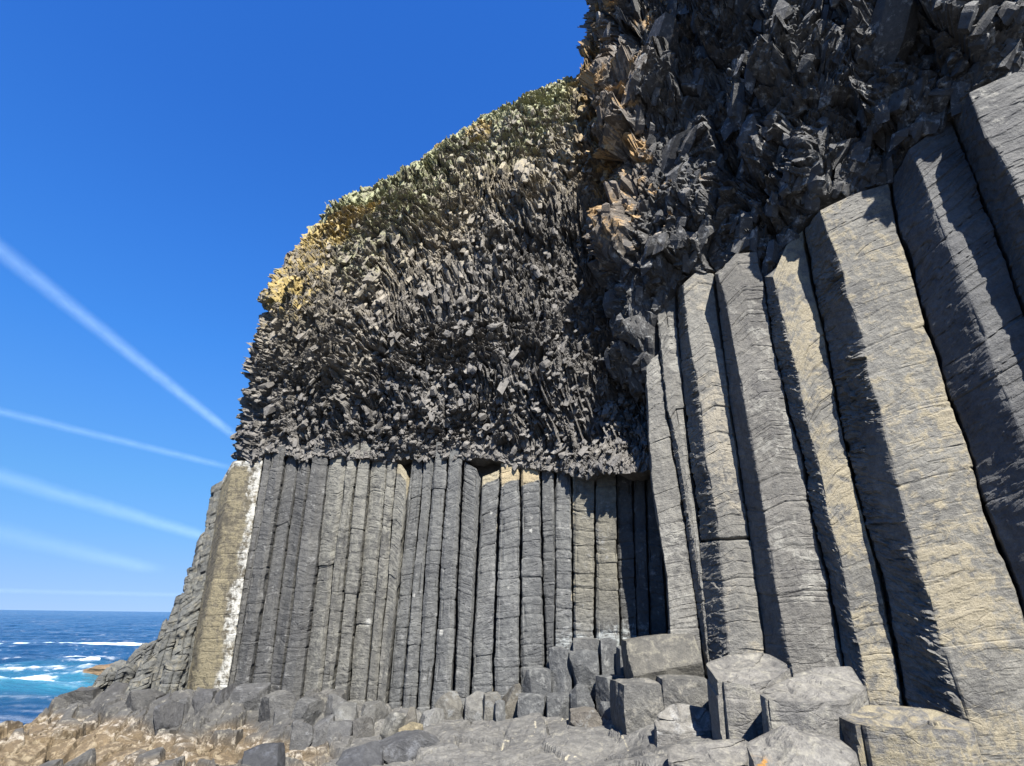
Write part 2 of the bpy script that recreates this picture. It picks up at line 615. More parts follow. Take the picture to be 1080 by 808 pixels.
def p1_tint(V, N, h, tint, lcol):
    x, y = px_of(V)
    tint = np.tile([.155, .135, .095], (len(V), 1)) * (1 + .2 * fbm(V * 2.2, 3, 9))[:, None]
    lcol[:, :3] = (.29, .245, .15)
    lcol[:, 3] = .49 + .08 * vn(V * np.array([2.5, 2.5, .7]), 14)
    # the streak hugs the right arris of the column: measured across the face in the column's own frame
    u = (x - line_px(236, 500, 200, 725, y)) / np.maximum(line_px(276, 490, 243, 705, y) - line_px(236, 500, 200, 725, y), 5)
    st = sstep(.66, .92, u + .22 * fbm(V * 2.5, 3, 4)) * sstep(.085, .10, h + .01 * vn(V * 6, 2))
    lcol[:, :3] = lerp(lcol[:, :3], WHITE, sstep(.1, .4, st))
    lcol[:, 3] = np.maximum(lcol[:, 3], st * .535)
    tp = sstep(.965, .985, h) * .44
    lcol[:, :3] = lerp(lcol[:, :3], WHITE, sstep(.1, .4, tp))
    lcol[:, 3] = np.maximum(lcol[:, 3], tp)
    oc = sstep(.55, .7, u) * sstep(.085, .075, h)
    lcol[:, :3] = lerp(lcol[:, :3], (.42, .27, .10), oc)
    lcol[:, 3] = np.maximum(lcol[:, 3], oc * .85)
    return tint, lcol


def straight(pts_top, pts_bot):
    return [[np.asarray(a, float), np.asarray(b, float)] for a, b in zip(pts_top, pts_bot)]


yt, yb = 486, 768
T = [PY(238, yt, 12.95), PY(246, yt, 12.62), PY(277, yt, 12.38), PY(279, yt, 12.7), PY(279, yt, 13.5), PY(245, yt, 13.6)]
B = [PY(188, yb, 12.9), PY(197, yb, 12.55), PY(233, yb, 12.3), PY(236, yb, 12.6), PY(236, yb, 13.4), PY(196, yb, 13.5)]
T[0] = T[0] - [0, 0, .5]
o = column('basalt_column', straight(T, B), [1, 1, 1, 0, 0, 0], 240, 14, 71, tintf=p1_tint, joint=(.5, 1.2), jdepth=.008, chip=.6, ledge=.7)
tag(o, 'lichen-yellowed basalt column with a white streak down its edge', 'basalt column', 'basalt columns of the headland corner')


def grey_tint(col, la=.42, lc=(.24, .235, .21), sd=0):
    def f(V, N, h, tint, lcol):
        tint = np.tile(col, (len(V), 1)) * (1 + .25 * fbm(V * 1.7, 3, 12 + sd))[:, None]
        lcol[:, :3] = lc
        lcol[:, 3] = la
        return tint, lcol
    return f


LEFT = [  # top x, top y, width in px, lean px over 100, depth, label
    (233, 513, 20, 17, 13.1, 'tallest grey leaning column at the headland edge beside the yellowed column'),
    (217, 566, 17, 18, 13.2, 'grey leaning column stub, second tallest at the headland edge'),
    (205, 600, 16, 22, 13.1, 'broken grey column stub whose chipped top meets the sky above the sea horizon'),
    (199, 640, 16, 20, 12.75, 'broken column stub standing low against the foot of the yellowed column'),
    (193, 628, 16, 27, 13.2, 'leaning column stub whose top reaches just above the sea horizon'),
    (180, 654, 17, 33, 13.2, 'leaning column stub whose top sits just below the sea horizon'),
    (178, 672, 17, 30, 12.8, 'short slanted stub in front of the stubs that reach the horizon'),
    (163, 674, 18, 40, 13.2, 'slanted dark column stub halfway down the stepped headland slope'),
    (158, 692, 18, 34, 12.75, 'squat slanted stub on the middle of the headland slope'),
    (147, 687, 19, 46, 13.3, 'strongly slanted stub next to the white breaker line'),
    (135, 703, 20, 46, 12.9, 'low slanted stub in the lower half of the headland slope'),
    (125, 701, 18, 52, 13.4, 'slanted stub on the seaward edge above the low tan reef'),
    (112, 712, 19, 56, 13.2, 'short seaward stub near the toe of the headland slope'),
    (100, 721, 18, 58, 13.0, 'lowest seaward stub at the toe of the headland slope'),
    (183, 696, 19, 26, 12.55, 'rubbly stub at the base of the yellowed column beside the slope'),
    (148, 714, 22, 40, 12.5, 'broad low stub at the foot of the headland slope above the pale rock'),
]
for i, (tx, ty, w, ln, Y, lab) in enumerate(LEFT):
    rs = np.random.default_rng(700 + i)
    yb = 762
    bx = tx - ln / 100 * (yb - ty)
    hw = w / 2 + 2.5
    def ringpts(cx, cy, Y):
        c = PY(cx, cy, Y)
        r = np.linalg.norm(PY(cx + hw, cy, Y) - c)
        out = []
        a0 = rs.uniform(-.3, .3)
        for k in range(6):
            a = a0 + math.pi + k * math.pi / 3
            out.append(c + [r * math.cos(a), r * math.sin(a), 0])
        return out
    T = ringpts(tx + 3, ty, Y + .25)
    st = rs.bit_generator.state
    B = [PY(bx + 3, yb, Y + .1) + (t - np.mean(T, 0)) * 1.05 for t in T]
    sl = rs.uniform(.2, .7)
    m = np.mean(T, 0)
    for k in range(6):
        T[k] = T[k] + [0, 0, sl * (T[k][0] - m[0]) + rs.uniform(-.08, .08)]
    o = column('broken_column', straight(T, B), [1] * 6, 120, 7, 720 + i, tintf=grey_tint(GREY * rs.uniform(.95, 1.3), .46, (.23, .21, .16), i),
               joint=(.5, 1.5), jdepth=.014, plates=.012, chip=2.6, ledge=1.8, cap_rough=.2, amp=1.5)
    tag(o, lab, 'broken column', 'leaning column stubs of the headland slope')

# --- the tall near columns on the right; polylines in photo pixels with a depth each


def K(pts, Y):
    return [PY(x, y, Y) for x, y in pts]


BACK = np.array([.57, .82, 0]) * .9


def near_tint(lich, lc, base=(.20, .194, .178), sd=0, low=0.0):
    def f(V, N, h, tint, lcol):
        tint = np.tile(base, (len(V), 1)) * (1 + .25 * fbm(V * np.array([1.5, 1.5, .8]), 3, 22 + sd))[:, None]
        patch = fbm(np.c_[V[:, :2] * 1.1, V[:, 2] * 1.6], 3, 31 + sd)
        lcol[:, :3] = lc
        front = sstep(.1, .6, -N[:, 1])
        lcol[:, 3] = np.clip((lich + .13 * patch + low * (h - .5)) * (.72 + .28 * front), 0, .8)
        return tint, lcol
    return f


R1C = [(681, 384), (684, 450), (687, 500), (692, 540), (703, 607), (707, 690), (708, 712)]
R1R = [(695, 373), (702, 433), (708, 471), (720, 540), (731, 618), (739, 671), (744, 712)]
R2C = [(691, 322), (697, 360), (701.5, 405), (704.6, 433), (714.6, 471), (725, 540), (739, 629), (743.5, 671), (747, 712)]
R2R = [(712, 306), (714.6, 360), (721, 427), (727, 494), (734, 540), (742.4, 629), (747, 683), (750, 715)]
R3C = [(720, 300), (727, 360), (737, 413), (743.6, 485), (755, 540), (762.5, 607), (769, 687), (772, 720)]
R3R = [(752.5, 289), (761.4, 360), (767, 411), (778, 482), (786, 540), (790, 569), (802.6, 674), (808, 720)]
R4C = [(757, 289), (767, 327), (773, 360), (789, 445), (799, 498), (806, 540), (817, 613), (829, 682), (834, 702), (839, 724)]
R4R = [(799, 266), (805, 291), (814, 360), (825, 402), (831.6, 436), (845, 480), (855, 540), (869.5, 598), (880.6, 651), (890.6, 706), (894, 724)]
R5C = [(815, 292), (829, 350), (841.6, 393), (849.4, 442), (863, 489), (873, 540), (888, 600), (898, 652), (909, 696), (914, 725), (920, 762)]
R5R = [(847, 243), (854, 287), (861, 323), (870, 360), (877, 398), (883, 431), (892, 467), (899.6, 507), (909, 540), (924.7, 593), (936, 651),
       (949, 720), (953, 745), (957, 770)]
R6C = [(864.5, 222), (873, 247), (888, 282), (893.5, 314), (909, 352), (916, 396), (928, 433), (936, 471), (951, 530), (965, 585), (978, 625),
       (987, 660), (1002, 708), (1021, 762), (1034, 808), (1042, 840)]
R6R = [(938, 194), (947, 245), (962.6, 285), (976, 340), (983, 360), (996, 402), (1009, 440), (1020.5, 471), (1038, 535), (1058, 585),
       (1072, 622), (1085, 670), (1110, 760), (1132, 840)]
R7C = [(958, 158), (971.5, 182), (991.5, 238), (1009, 282), (1025, 325), (1040, 360), (1049.5, 393), (1067, 433), (1085, 478), (1130, 600), (1212, 840)]
R7R = [(1003, 126), (1025, 180), (1052, 253), (1080, 330), (1112, 420), (1150, 540), (1250, 840)]
R8C = [(1021.6, 98), (1038, 143), (1052, 162), (1063, 182), (1072, 200), (1100, 262), (1150, 370), (1250, 600), (1352, 840)]
R8R = [(1088, 70), (1112, 120), (1150, 200), (1250, 400), (1400, 700), (1470, 840)]

TANC = (.42, .33, .19)
YEL = (.37, .318, .22)
GRL = (.34, .325, .285)
NEAR = [
    ('near_1', None, 0, R1C, 9.9, R1R, 9.83, near_tint(.44, GRL, sd=1), 'short pale grey column at the far end of the near row, beside the shadowed corner'),
    ('near_2', R1R, 9.86, R2C, 9.72, R2R, 9.67, near_tint(.45, GRL, sd=2), 'thin column narrowing to a sliver between the short end column and its neighbour'),
    ('near_3', R2R, 9.7, R3C, 9.26, R3R, 9.17, near_tint(.47, (.36, .32, .25), sd=3), 'grey column with a level break across its lower face in the near row'),
    ('near_4', R3R, 9.2, R4C, 8.72, R4R, 8.60, near_tint(.45, GRL, base=(.175, .168, .155), sd=4), 'grey pointed-top column between the level-broken column and the yellow-lichened one'),
    ('near_5', R4R, 8.63, R5C, 8.27, R5R, 8.19, near_tint(.49, YEL, sd=5), 'yellow-lichened column with a notched pointed top in the near row'),
    ('near_6', R5R, 8.22, R6C, 7.53, R6R, 7.37, near_tint(.50, YEL, sd=6), 'widest tan column of the near row, fully sunlit from top to base'),
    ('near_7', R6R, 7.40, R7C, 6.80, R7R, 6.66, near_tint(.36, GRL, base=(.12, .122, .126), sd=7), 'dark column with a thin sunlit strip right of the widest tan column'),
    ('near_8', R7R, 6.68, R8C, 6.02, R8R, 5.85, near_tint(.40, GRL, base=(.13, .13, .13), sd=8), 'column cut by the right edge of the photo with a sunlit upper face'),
]
for i, (nm, Lp, YL, Cp, YC, Rp, YR, tf, lab) in enumerate(NEAR):
    Cc, Rr = K(Cp, YC), K(Rp, YR)
    if Lp is None:
        Ll = [p + np.array([.12, .55, 0]) for p in Cc]
    else:
        y0 = Cp[0][1]
        Ll = [PY(x + .8, y, YL) for x, y in Lp if y > y0 - 6]
        if not Ll or abs(Ll[0][2] - Cc[0][2]) > .25:
            x0 = np.interp(y0, [p[1] for p in Lp], [p[0] for p in Lp])
            Ll = [PY(x0, y0, YL)] + Ll
    bR = [p + BACK for p in Rr]
    bL = [p + BACK for p in Ll]
    # a fourth front corner: a slight ridge within the broad face
    n = 40
    mid = (resample(Cc, n) * .5 + resample(Rr, n) * .5) - np.array([.57, .82, 0]) * .015
    peak = [0, .12, .16, .20, .16, .05, 0, 0][i]
    mid[0] += [0, 0, peak]
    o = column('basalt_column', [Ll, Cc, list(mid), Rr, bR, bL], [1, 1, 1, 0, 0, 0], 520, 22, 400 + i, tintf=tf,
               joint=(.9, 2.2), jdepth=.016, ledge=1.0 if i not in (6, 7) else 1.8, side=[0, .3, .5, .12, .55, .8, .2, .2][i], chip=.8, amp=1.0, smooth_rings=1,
               cap_rough=.10, brk=PY(778, 569, 9.2)[2] if i == 2 else None)
    tag(o, lab, 'basalt column', 'tall columns of the near row')
# sliver column recessed between the level-broken column and the smooth grey one
Ll = K([(768, 420), (779, 482), (787, 540), (791, 569), (804, 674), (809, 722)], 9.3)
Cc = K([(771, 425), (782, 482), (791, 540), (795, 569), (809, 674), (814, 722)], 9.12)
Rr = K([(778, 418), (788, 482), (799, 540), (808, 611), (822, 678), (832, 722)], 9.05)
o = column('basalt_column', [Ll, Cc, Rr, [p + BACK for p in Rr], [p + BACK for p in Ll]], [1, 1, 0, 0, 0], 300, 10, 433,
           tintf=near_tint(.4, GRL, base=(.14, .137, .13), sd=9), joint=(.3, .8), jdepth=.03, plates=.02)
tag(o, 'recessed sliver of a column right of the level-broken near column', 'basalt column', 'tall columns of the near row')

# ------------------------------------------------------------------ the two cliffs above the columns


def prisms(n, place, rs, wr, lr, flip=.0):
    """n broken prisms; place(k) -> centre, axis, normal, scale; returns V, F5 list"""
    Vs, Q, Tn = [], [], []
    off = 0
    for k in range(n):
        c, ax, nr, sc = place(k)
        ax = ax / np.linalg.norm(ax)
        t1 = np.cross(ax, nr)
        t1 /= np.linalg.norm(t1) + 1e-9
        t2 = np.cross(ax, t1)
        m = rs.integers(4, 7)
        w = math.exp(rs.uniform(math.log(wr[0]), math.log(wr[1]))) * sc
        L = math.exp(rs.uniform(math.log(lr[0]), math.log(lr[1]))) * sc
        L = max(L, w * .9)
        ang = np.sort(rs.uniform(0, 2 * math.pi / m * .7, m) + np.arange(m) * 2 * math.pi / m) + rs.uniform(0, 6.28)
        rad = w * rs.uniform(.75, 1.15, m)
        xy = np.cos(ang)[:, None] * t1 * rad[:, None] * rs.uniform(.8, 1.35) + np.sin(ang)[:, None] * t2 * rad[:, None] * rs.uniform(.65, 1.1)
        s1 = rs.normal(0, .45, 3)
        s2 = rs.normal(0, .45, 3)
        top = c + xy * rs.uniform(.62, 1.0) + ax * (L / 2 + (xy @ s1)[:, None])
        mid = c + xy * rs.uniform(1.0, 1.08) + ax * (L * rs.uniform(-.15, .2)) + rs.normal(0, w * .05, (m, 3))
        bot = c + xy * rs.uniform(.72, 1.0) + ax * (-L / 2 + (xy @ s2)[:, None])
        v = np.concatenate([bot, mid, top, [bot.mean(0) - ax * w * rs.uniform(0, .35)], [top.mean(0) + ax * w * rs.uniform(0, .35)]])
        Vs.append(v)
        i = np.arange(m)
        j = (i + 1) % m
        Q.append(np.stack([i, j, j + m, i + m], 1) + off)
        Q.append(np.stack([i + m, j + m, j + 2 * m, i + 2 * m], 1) + off)
        Tn.append(np.stack([j, i, np.full(m, 3 * m)], 1) + off)
        Tn.append(np.stack([i + 2 * m, j + 2 * m, np.full(m, 3 * m + 1)], 1) + off)
        off += len(v)
    return np.concatenate(Vs), np.concatenate(Q), np.concatenate(Tn)


def cliff(name, plan, lipz, topz, outf, na, nb, nprism, seed, axisf, tintf, facet_s, facet_a, sizes, backZ=-2.6, backin=.55, front=None, topback=9.0, fine_from=None, flow=None, ribk=1.0):
    """plan (m,2) polyline of the face, lipz and topz per plan point; outf(a, h, H) outward lean"""
    rs = np.random.default_rng(seed)
    plan = np.asarray(plan, float)
    d = np.concatenate([[0], np.cumsum(np.linalg.norm(np.diff(plan, axis=0), axis=1))])
    # smooth plan
    if fine_from is None:
        sa = np.linspace(0, d[-1], na)
    else:
        k = int(na * .12)
        sa = np.concatenate([np.linspace(0, d[fine_from], k)[:-1], np.linspace(d[fine_from], d[-1], na - k + 1)])
    def itp(v, x):
        return np.interp(x, d, v)
    px_, py_ = itp(plan[:, 0], sa), itp(plan[:, 1], sa)
    ker = np.ones(9) / 9
    sm = lambda v: np.convolve(np.pad(v, 4, mode='edge'), ker, 'valid')
    px_, py_ = sm(px_), sm(py_)
    lz, tz = itp(np.asarray(lipz, float), sa), itp(np.asarray(topz, float), sa)
    lz = lz + .15 * fbm(np.c_[sa * 2.6, sa * 0, sa * 0 + seed], 3, seed + 6)
    tx, ty = np.gradient(px_), np.gradient(py_)
    ln = np.hypot(tx, ty)
    nx, ny = ty / ln, -tx / ln                     # outward: right-hand side of the walk
    for _ in range(20):
        nx, ny = sm(nx), sm(ny)
    ln = np.hypot(nx, ny)
    nx, ny = nx / ln, ny / ln
    # face rows from the lip to the top
    hb = np.linspace(0, 1, nb)
    A, Bq = np.meshgrid(np.arange(na), hb)
    H = tz - lz
    h = Bq * H[None, :]
    out = outf(sa[None, :] / d[-1], h, H[None, :])
    P = np.stack([px_[None] + nx[None] * out, py_[None] + ny[None] * out, lz[None] + h], -1)
    N = np.stack([np.tile(nx, (nb, 1)), np.tile(ny, (nb, 1)), np.zeros((nb, na))], -1)
    pp = P.reshape(-1, 3)
    if flow is not None:
        # ribs: cells stretched along a slowly turning direction in the face
        th = flow(pp)
        ac = np.repeat(sa[None], nb, 0).ravel()
        zc = pp[:, 2]
        qa, qb = ac * np.cos(th) - zc * np.sin(th), ac * np.sin(th) + zc * np.cos(th)
        g1, ge1 = facet(np.c_[qa * 3.6, qb * 1.5, zc * 0 + .5] + .5 * fbm(pp * 1.7, 2, 7)[:, None], seed + 41, .9)
        g2, ge2 = facet(np.c_[qa * 9.5, qb * 3.6, zc * 0 + .5] + .5 * fbm(pp * 4, 2, 8)[:, None], seed + 42, 1.0)
        g3, ge3 = facet(np.c_[qa * 6.2, qb * 5.0, zc * 0 + .5] + .4 * fbm(pp * 3, 2, 9)[:, None], seed + 43, 1.1)
        g4, ge4 = facet(np.c_[qa * 14, qb * 11, zc * 0 + .5], seed + 44, 1.1)
        ribs = .17 * g3 + .07 * g4 - .03 * np.clip(1 - ge3 / .12, 0, 1)
        ribs = ribs + .10 * g1 + .045 * g2 - .05 * np.clip(1 - ge1 / .12, 0, 1) - .025 * np.clip(1 - ge2 / .16, 0, 1)
    else:
        ribs = 0
    f1, e1 = facet(pp * facet_s * np.array([1, 1, .55]) + vn(pp * .9, 5)[:, None] * .3, seed + 1, .8)
    f2, e2 = facet(pp * facet_s * 2.6 * np.array([1, 1, .7]), seed + 2, .9)
    f3 = fbm(pp * .55, 3, seed + 3)
    disp = facet_a * (f1 + .42 * f2) + (facet_a * .9 + .22) * f3 - facet_a * .5 * np.clip(1 - e1 / .06, 0, 1) + ribs * ribk * (1 - .7 * sstep(.9, 1, Bq)).ravel() * (1 if flow is None or ribk != 1.0 else (.45 + .55 * sstep(.3, .5, np.tile(sa / d[-1], nb))))
    tap = np.clip(h / .5, .35, 1).ravel()
    pp = pp + N.reshape(-1, 3) * (disp * tap)[:, None]
    pp[:, 2] += (f2 * facet_a * .5) * sstep(.05, .3, Bq.ravel()) * (1 - .6 * sstep(.92, 1, Bq.ravel()))
    V = [pp]
    F = [grid_faces(nb, na)]
    off = len(pp)
    lip = pp[:na]
    top = pp[-na:]
    # soffit going in behind the columns and backing wall down to the ground
    inn = lambda q, dd, z: np.c_[q[:, 0] - nx * dd, q[:, 1] - ny * dd, z]
    s1 = inn(np.c_[px_, py_], backin * .5, lz + .12 * vn(np.c_[px_ * 3, py_ * 3, px_ * 0], 3))
    s2 = inn(np.c_[px_, py_], backin, lz + .05)
    s3 = inn(np.c_[px_, py_], backin, np.full(na, backZ))
    for rr, prev in ((s1, 0), (s2, None), (s3, None)):
        pass
    V += [s1, s2, s3]
    def strip(r0, r1):
        i = np.arange(na - 1)
        return np.stack([r0 + i, r1 + i, r1 + i + 1, r0 + i + 1], 1)
    F += [strip(0, off), strip(off, off + na), strip(off + na, off + 2 * na)]
    off += 3 * na
    # rounded uneven plateau
    tb = (nb - 1) * na
    prev = tb
    for dd, dz in ((.35, .12), (.9, .25), (1.8, .35), (4, .4), (topback, .3)):
        q = inn(top, dd, top[:, 2] + dz * (1 + .8 * fbm(np.c_[top[:, :2] * 1.3, np.full(na, dd)], 3, seed)))
        V.append(q)
        i = np.arange(na - 1)
        F.append(np.stack([prev + i, prev + i + 1, off + i + 1, off + i], 1))
        prev = off
        off += na
    q = inn(top, topback, np.full(na, backZ))
    V.append(q)
    i = np.arange(na - 1)
    F.append(np.stack([prev + i, prev + i + 1, off + i + 1, off + i], 1))
    V = np.concatenate(V)
    # broken prisms over the face
    G = pp.reshape(nb, na, 3)
    Qs, Ts, Vp = [], [], []
    base = len(V)
    for (cnt, wr, lr, sink, hr) in sizes:
        def place(k):
            while True:
                ia = rs.integers(2, na - 2)
                t = rs.uniform(*hr)
                if front is None or front(G[int(t * (nb - 1)), ia], rs):
                    break
            p = G[int(t * (nb - 1)), ia]
            n3 = np.array([nx[ia], ny[ia], 0.])
            ax = axisf(p, t, n3, rs)
            return p - n3 * sink * rs.uniform(.2, 1.5), ax, n3, 1.0
        v, q, tr = prisms(cnt, place, rs, wr, lr)
        Vp.append(v)
        Qs.append(q + base)
        Ts.append(tr + base)
        base += len(v)
    if Vp:
        V = np.concatenate([V] + Vp)
    Q = np.concatenate(F + Qs)
    tint, lcol = tintf(V)
    return make_mesh(name, V, [Q] + ([np.concatenate(Ts)] if Ts else []), M_CLIFF, tint, lcol, None, [float(px_.mean()), float(py_.mean()), -1.5])


# rear cliff
plan = [(-5.0, 22), (-5.6, 17), (-5.95, 14.5), (-6.05, 13.3), (-5.85, 12.75), (-5.2, 12.42), (-3.5, 12.12), (-1.9, 11.98), (0, 11.75), (1.0, 11.5), (1.7, 11.2),
        (2.2, 10.92), (2.75, 10.72), (3.4, 10.6), (4.6, 10.5)]
lipz = [3.3, 3.3, 3.3, 3.25, 3.22, 3.2, 3.16, 3.12, 2.95, 2.78, 2.6, 2.55, 2.5, 2.5, 2.5]
topz = [9.5, 10, 10.2, 10.3, 10.6, 10.9, 11.3, 12.7, 13.9, 14.2, 14.3, 17.0, 19, 19.5, 20]


def rear_out(a, h, H):
    c = sstep(.40, .55, a)                     # the seaward shoulder stands flush with the columns
    b = .08 + (.12 + .32 * c) * sstep(0, 2.4, h) - .10 * sstep(2.5, 6, h)
    b = b + .50 * (1 - c) * (1 - sstep(0, 3.8, h)) + .34 * sstep(.80, .88, a) * (1 - sstep(.1, .8, h)) - .5 * sstep(.80, .90, a) * sstep(.5, 1.6, h) * (1 - sstep(4.5, 7, h))
    return b - .5 * sstep(H - 3.0, H + .2, h) - .25 * sstep(H - .9, H, h)


def rear_axis(p, t, n3, rs):
    side = np.array([-n3[1], n3[0], 0])
    g = vn(np.array([[p[0] * .35, p[2] * .3, 2.2]]), 5)[0]
    lowness = 1 - sstep(.15, .5, t)
    a = np.array([0, 0, 1.0]) + side * (.15 + .55 * g + rs.normal(0, .16 + .2 * lowness)) - n3 * (.25 * (1 - lowness) + lowness * rs.uniform(.1, 1.5) + rs.normal(0, .18))
    return a


def rear_ctint(V):
    n = len(V)
    tint = np.tile([.118, .112, .106], (n, 1)) * (1 + .25 * fbm(V * 1.2, 3, 61))[:, None]
    # browner towards the top
    topZ = np.interp(V[:, 0], [-6.4, -6.1, -3.5, -1.9, 0, 1.7, 2.2, 2.75], [10.3, 10.6, 11.3, 12.7, 13.9, 14.3, 17, 19])
    rel = topZ - V[:, 2]
    up = sstep(7.5, 2.5, rel + 1.5 * fbm(V * .6, 3, 62))
    tint = lerp(tint, (.215, .19, .15), up * .85)
    lcol = np.zeros((n, 4))
    lcol[:, :3] = lerp(np.tile([.26, .24, .21], (n, 1)), (.31, .26, .17), up)
    lcol[:, 3] = .41 + .085 * up
    # pale green crust near the skyline
    g = sstep(3.9, .6, rel + 1.3 * fbm(V * .8, 3, 63))
    lcol[:, :3] = lerp(lcol[:, :3], (.27, .275, .15), np.clip(g * 2, 0, 1))
    lcol[:, 3] = np.maximum(lcol[:, 3], g * .57)
    # yellow lichen on the seaward shoulder and in scattered patches
    sh = np.exp(-(((V[:, 0] + 5.5) / 1.2) ** 2 + ((V[:, 2] - 7.8) / 1.2) ** 2)) * 1.1
    sh = sh + .85 * np.exp(-(((V[:, 0] + 4.8) / 1.5) ** 2 + ((V[:, 2] - 9.3) / .7) ** 2))
    sp = sstep(.24, .5, fbm(V * np.array([.9, .9, .9]) + 9, 3, 65)) * sstep(7, 2.5, rel) * .6
    y = np.clip(np.maximum(sh + .5 * fbm(V * 1.8, 2, 66), sp), 0, 1)
    lcol[:, :3] = lerp(lcol[:, :3], (.37, .275, .095), sstep(.3, .6, y))
    lcol[:, 3] = np.maximum(lcol[:, 3], np.clip(y, 0, 1) * .56)
    # brown and rust where the wall turns towards the viewer
    br = sstep(1.2, 2.0, V[:, 0]) * sstep(6, 9.5, V[:, 2])
    tint = lerp(tint, (.19, .145, .10), br * .8)
    lcol[:, :3] = lerp(lcol[:, :3], (.42, .27, .11), br)
    lcol[:, 3] = np.maximum(lcol[:, 3], br * .5)
    return tint, lcol


def rear_front(p, rs):
    if p[1] > 13.4:
        return rs.random() < .12
    g = .5 + .9 * fbm(np.array([p * np.array([.9, .9, .55]) + 5]), 3, 88)[0]
    return rs.random() < max(.12, g)


o = cliff('cliff', plan, lipz, topz, rear_out, 980, 600, 0, 21, rear_axis, rear_ctint, 1.5, .15,
          [(800, (.05, .11), (.18, .6), .13, (.1, .97)), (3000, (.03, .075), (.07, .22), .045, (.0, .99)),
           (1200, (.03, .08), (.08, .22), .025, (.0, .2)), (250, (.04, .08), (.08, .18), .06, (.95, 1.0))],
          fine_from=3, flow=lambda p: .28 + .55 * fbm(p * np.array([.22, .22, .25]), 2, 77),
          front=rear_front)
tag(o, 'far mass of broken grey rock crusted with green and yellow lichen above the rear columns', 'cliff')

# near overhanging cliff
LIP = [(683, 385, 9.97), (689, 335, 9.78), (714, 299, 9.5), (755, 285, 9.15), (785, 259, 8.75), (817, 284, 8.45), (846, 241, 8.15), (866, 212, 7.6),
       (936, 186, 7.35), (960, 152, 6.85), (1003, 124, 6.6), (1023, 94, 6.2), (1088, 66, 5.9), (1250, 10, 5.4), (1500, -60, 4.6)]
lp = [np.array([2.75, 11.6, 4.2]), np.array([2.62, 10.6, 4.2])] + [PY(x, y, Y) for x, y, Y in LIP]
lp.append(lp[-1] + np.array([2.5, -2.5, .3]))
plan = [(p[0], p[1]) for p in lp]
lipz = [p[2] for p in lp]
topz = [18.0] * len(lp)


def near_out(a, h, H):
    k = .06 + .23 * sstep(.12, .45, a) + .16 * sstep(.5, .72, a)
    o_ = k * np.minimum(h, 3.8) + .35 * k * np.clip(h - 3.8, 0, 5)
    return .04 + o_ + .34 * (1 - sstep(.08, .26, a)) * sstep(.0, 1.2, h) * (1 - .8 * sstep(2.5, 6, h)) - .8 * sstep(H - 2, H, h)


def near_axis(p, t, n3, rs):
    side = np.array([-n3[1], n3[0], 0])
    lean = .5 + .25 * vn(np.array([[p[0] * .5, p[1] * .5, p[2] * .4]]), 8)[0] + rs.normal(0, .2)
    return np.array([0, 0, 1.0]) + side * lean + n3 * (.42 + rs.normal(0, .3))


def near_ctint(V):
    n = len(V)
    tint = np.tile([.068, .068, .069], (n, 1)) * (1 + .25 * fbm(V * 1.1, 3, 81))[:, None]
    lcol = np.zeros((n, 4))
    lcol[:, :3] = (.29, .29, .28)
    lcol[:, 3] = .43
    br = sstep(3.0, 2.2, V[:, 0] + .5 * fbm(V * .8, 3, 83)) * sstep(6.0, 8.0, V[:, 2])
    tint = lerp(tint, (.15, .118, .088), br * .7)
    pat = sstep(.12, .4, fbm(V * 2.1 + 4, 3, 84) - .08 + .30 * br) * sstep(5.5, 7.5, V[:, 2]) * sstep(5.2, 3.2, V[:, 0])
    lcol[:, :3] = lerp(lcol[:, :3], (.37, .235, .105), pat)
    lcol[:, 3] = np.maximum(lcol[:, 3], pat * .56)
    return tint, lcol


o = cliff('cliff', plan, lipz, topz, near_out, 700, 520, 0, 33, near_axis, near_ctint, .72, .55,
          [(30, (.22, .36), (.8, 1.6), .32, (.14, .6)), (300, (.10, .24), (.35, 1.1), .18, (.03, .9)), (800, (.045, .11), (.10, .36), .07, (.0, .9)), (1000, (.07, .16), (.16, .5), .07, (.0, .75)),
           (500, (.06, .15), (.15, .42), .05, (.0, .07))], flow=lambda p: -.5 + .5 * fbm(p * np.array([.3, .3, .3]), 2, 78), topback=8.0, backin=1.0, ribk=.75)
tag(o, 'near mass of dark slabby rock overhanging the tall right columns', 'cliff')

# ------------------------------------------------------------------ shore platform
SEA = -3.5
ctl = []
for x, y, Y in [(0, 788, 10.8), (29, 760, 12), (64, 738, 12.8), (93, 724, 13.2), (150, 738, 12.6), (230, 726, 12.2), (330, 736, 11.7), (400, 752, 11.5),
                (450, 756, 11.4), (520, 758, 11.1), (600, 754, 10.6), (660, 748, 10.1), (60, 808, 10.0), (150, 800, 10.3), (180, 772, 11.0), (220, 778, 10.9),
                (260, 800, 10.0), (330, 784, 10.5), (380, 780, 10.6), (400, 802, 9.5), (460, 788, 9.4), (500, 768, 10.2), (540, 790, 9.3), (540, 808, 8.4),
                (620, 772, 9.6), (640, 800, 8.6), (700, 768, 8.7), (712, 778, 8.0), (730, 776, 7.95), (700, 800, 8.2), (740, 790, 7.6), (800, 800, 7.2), (900, 806, 6.7), (1000, 812, 6.6)]:
    ctl.append(PY(x, y, Y) - [0, 0, .35 if x >= 790 else 0])
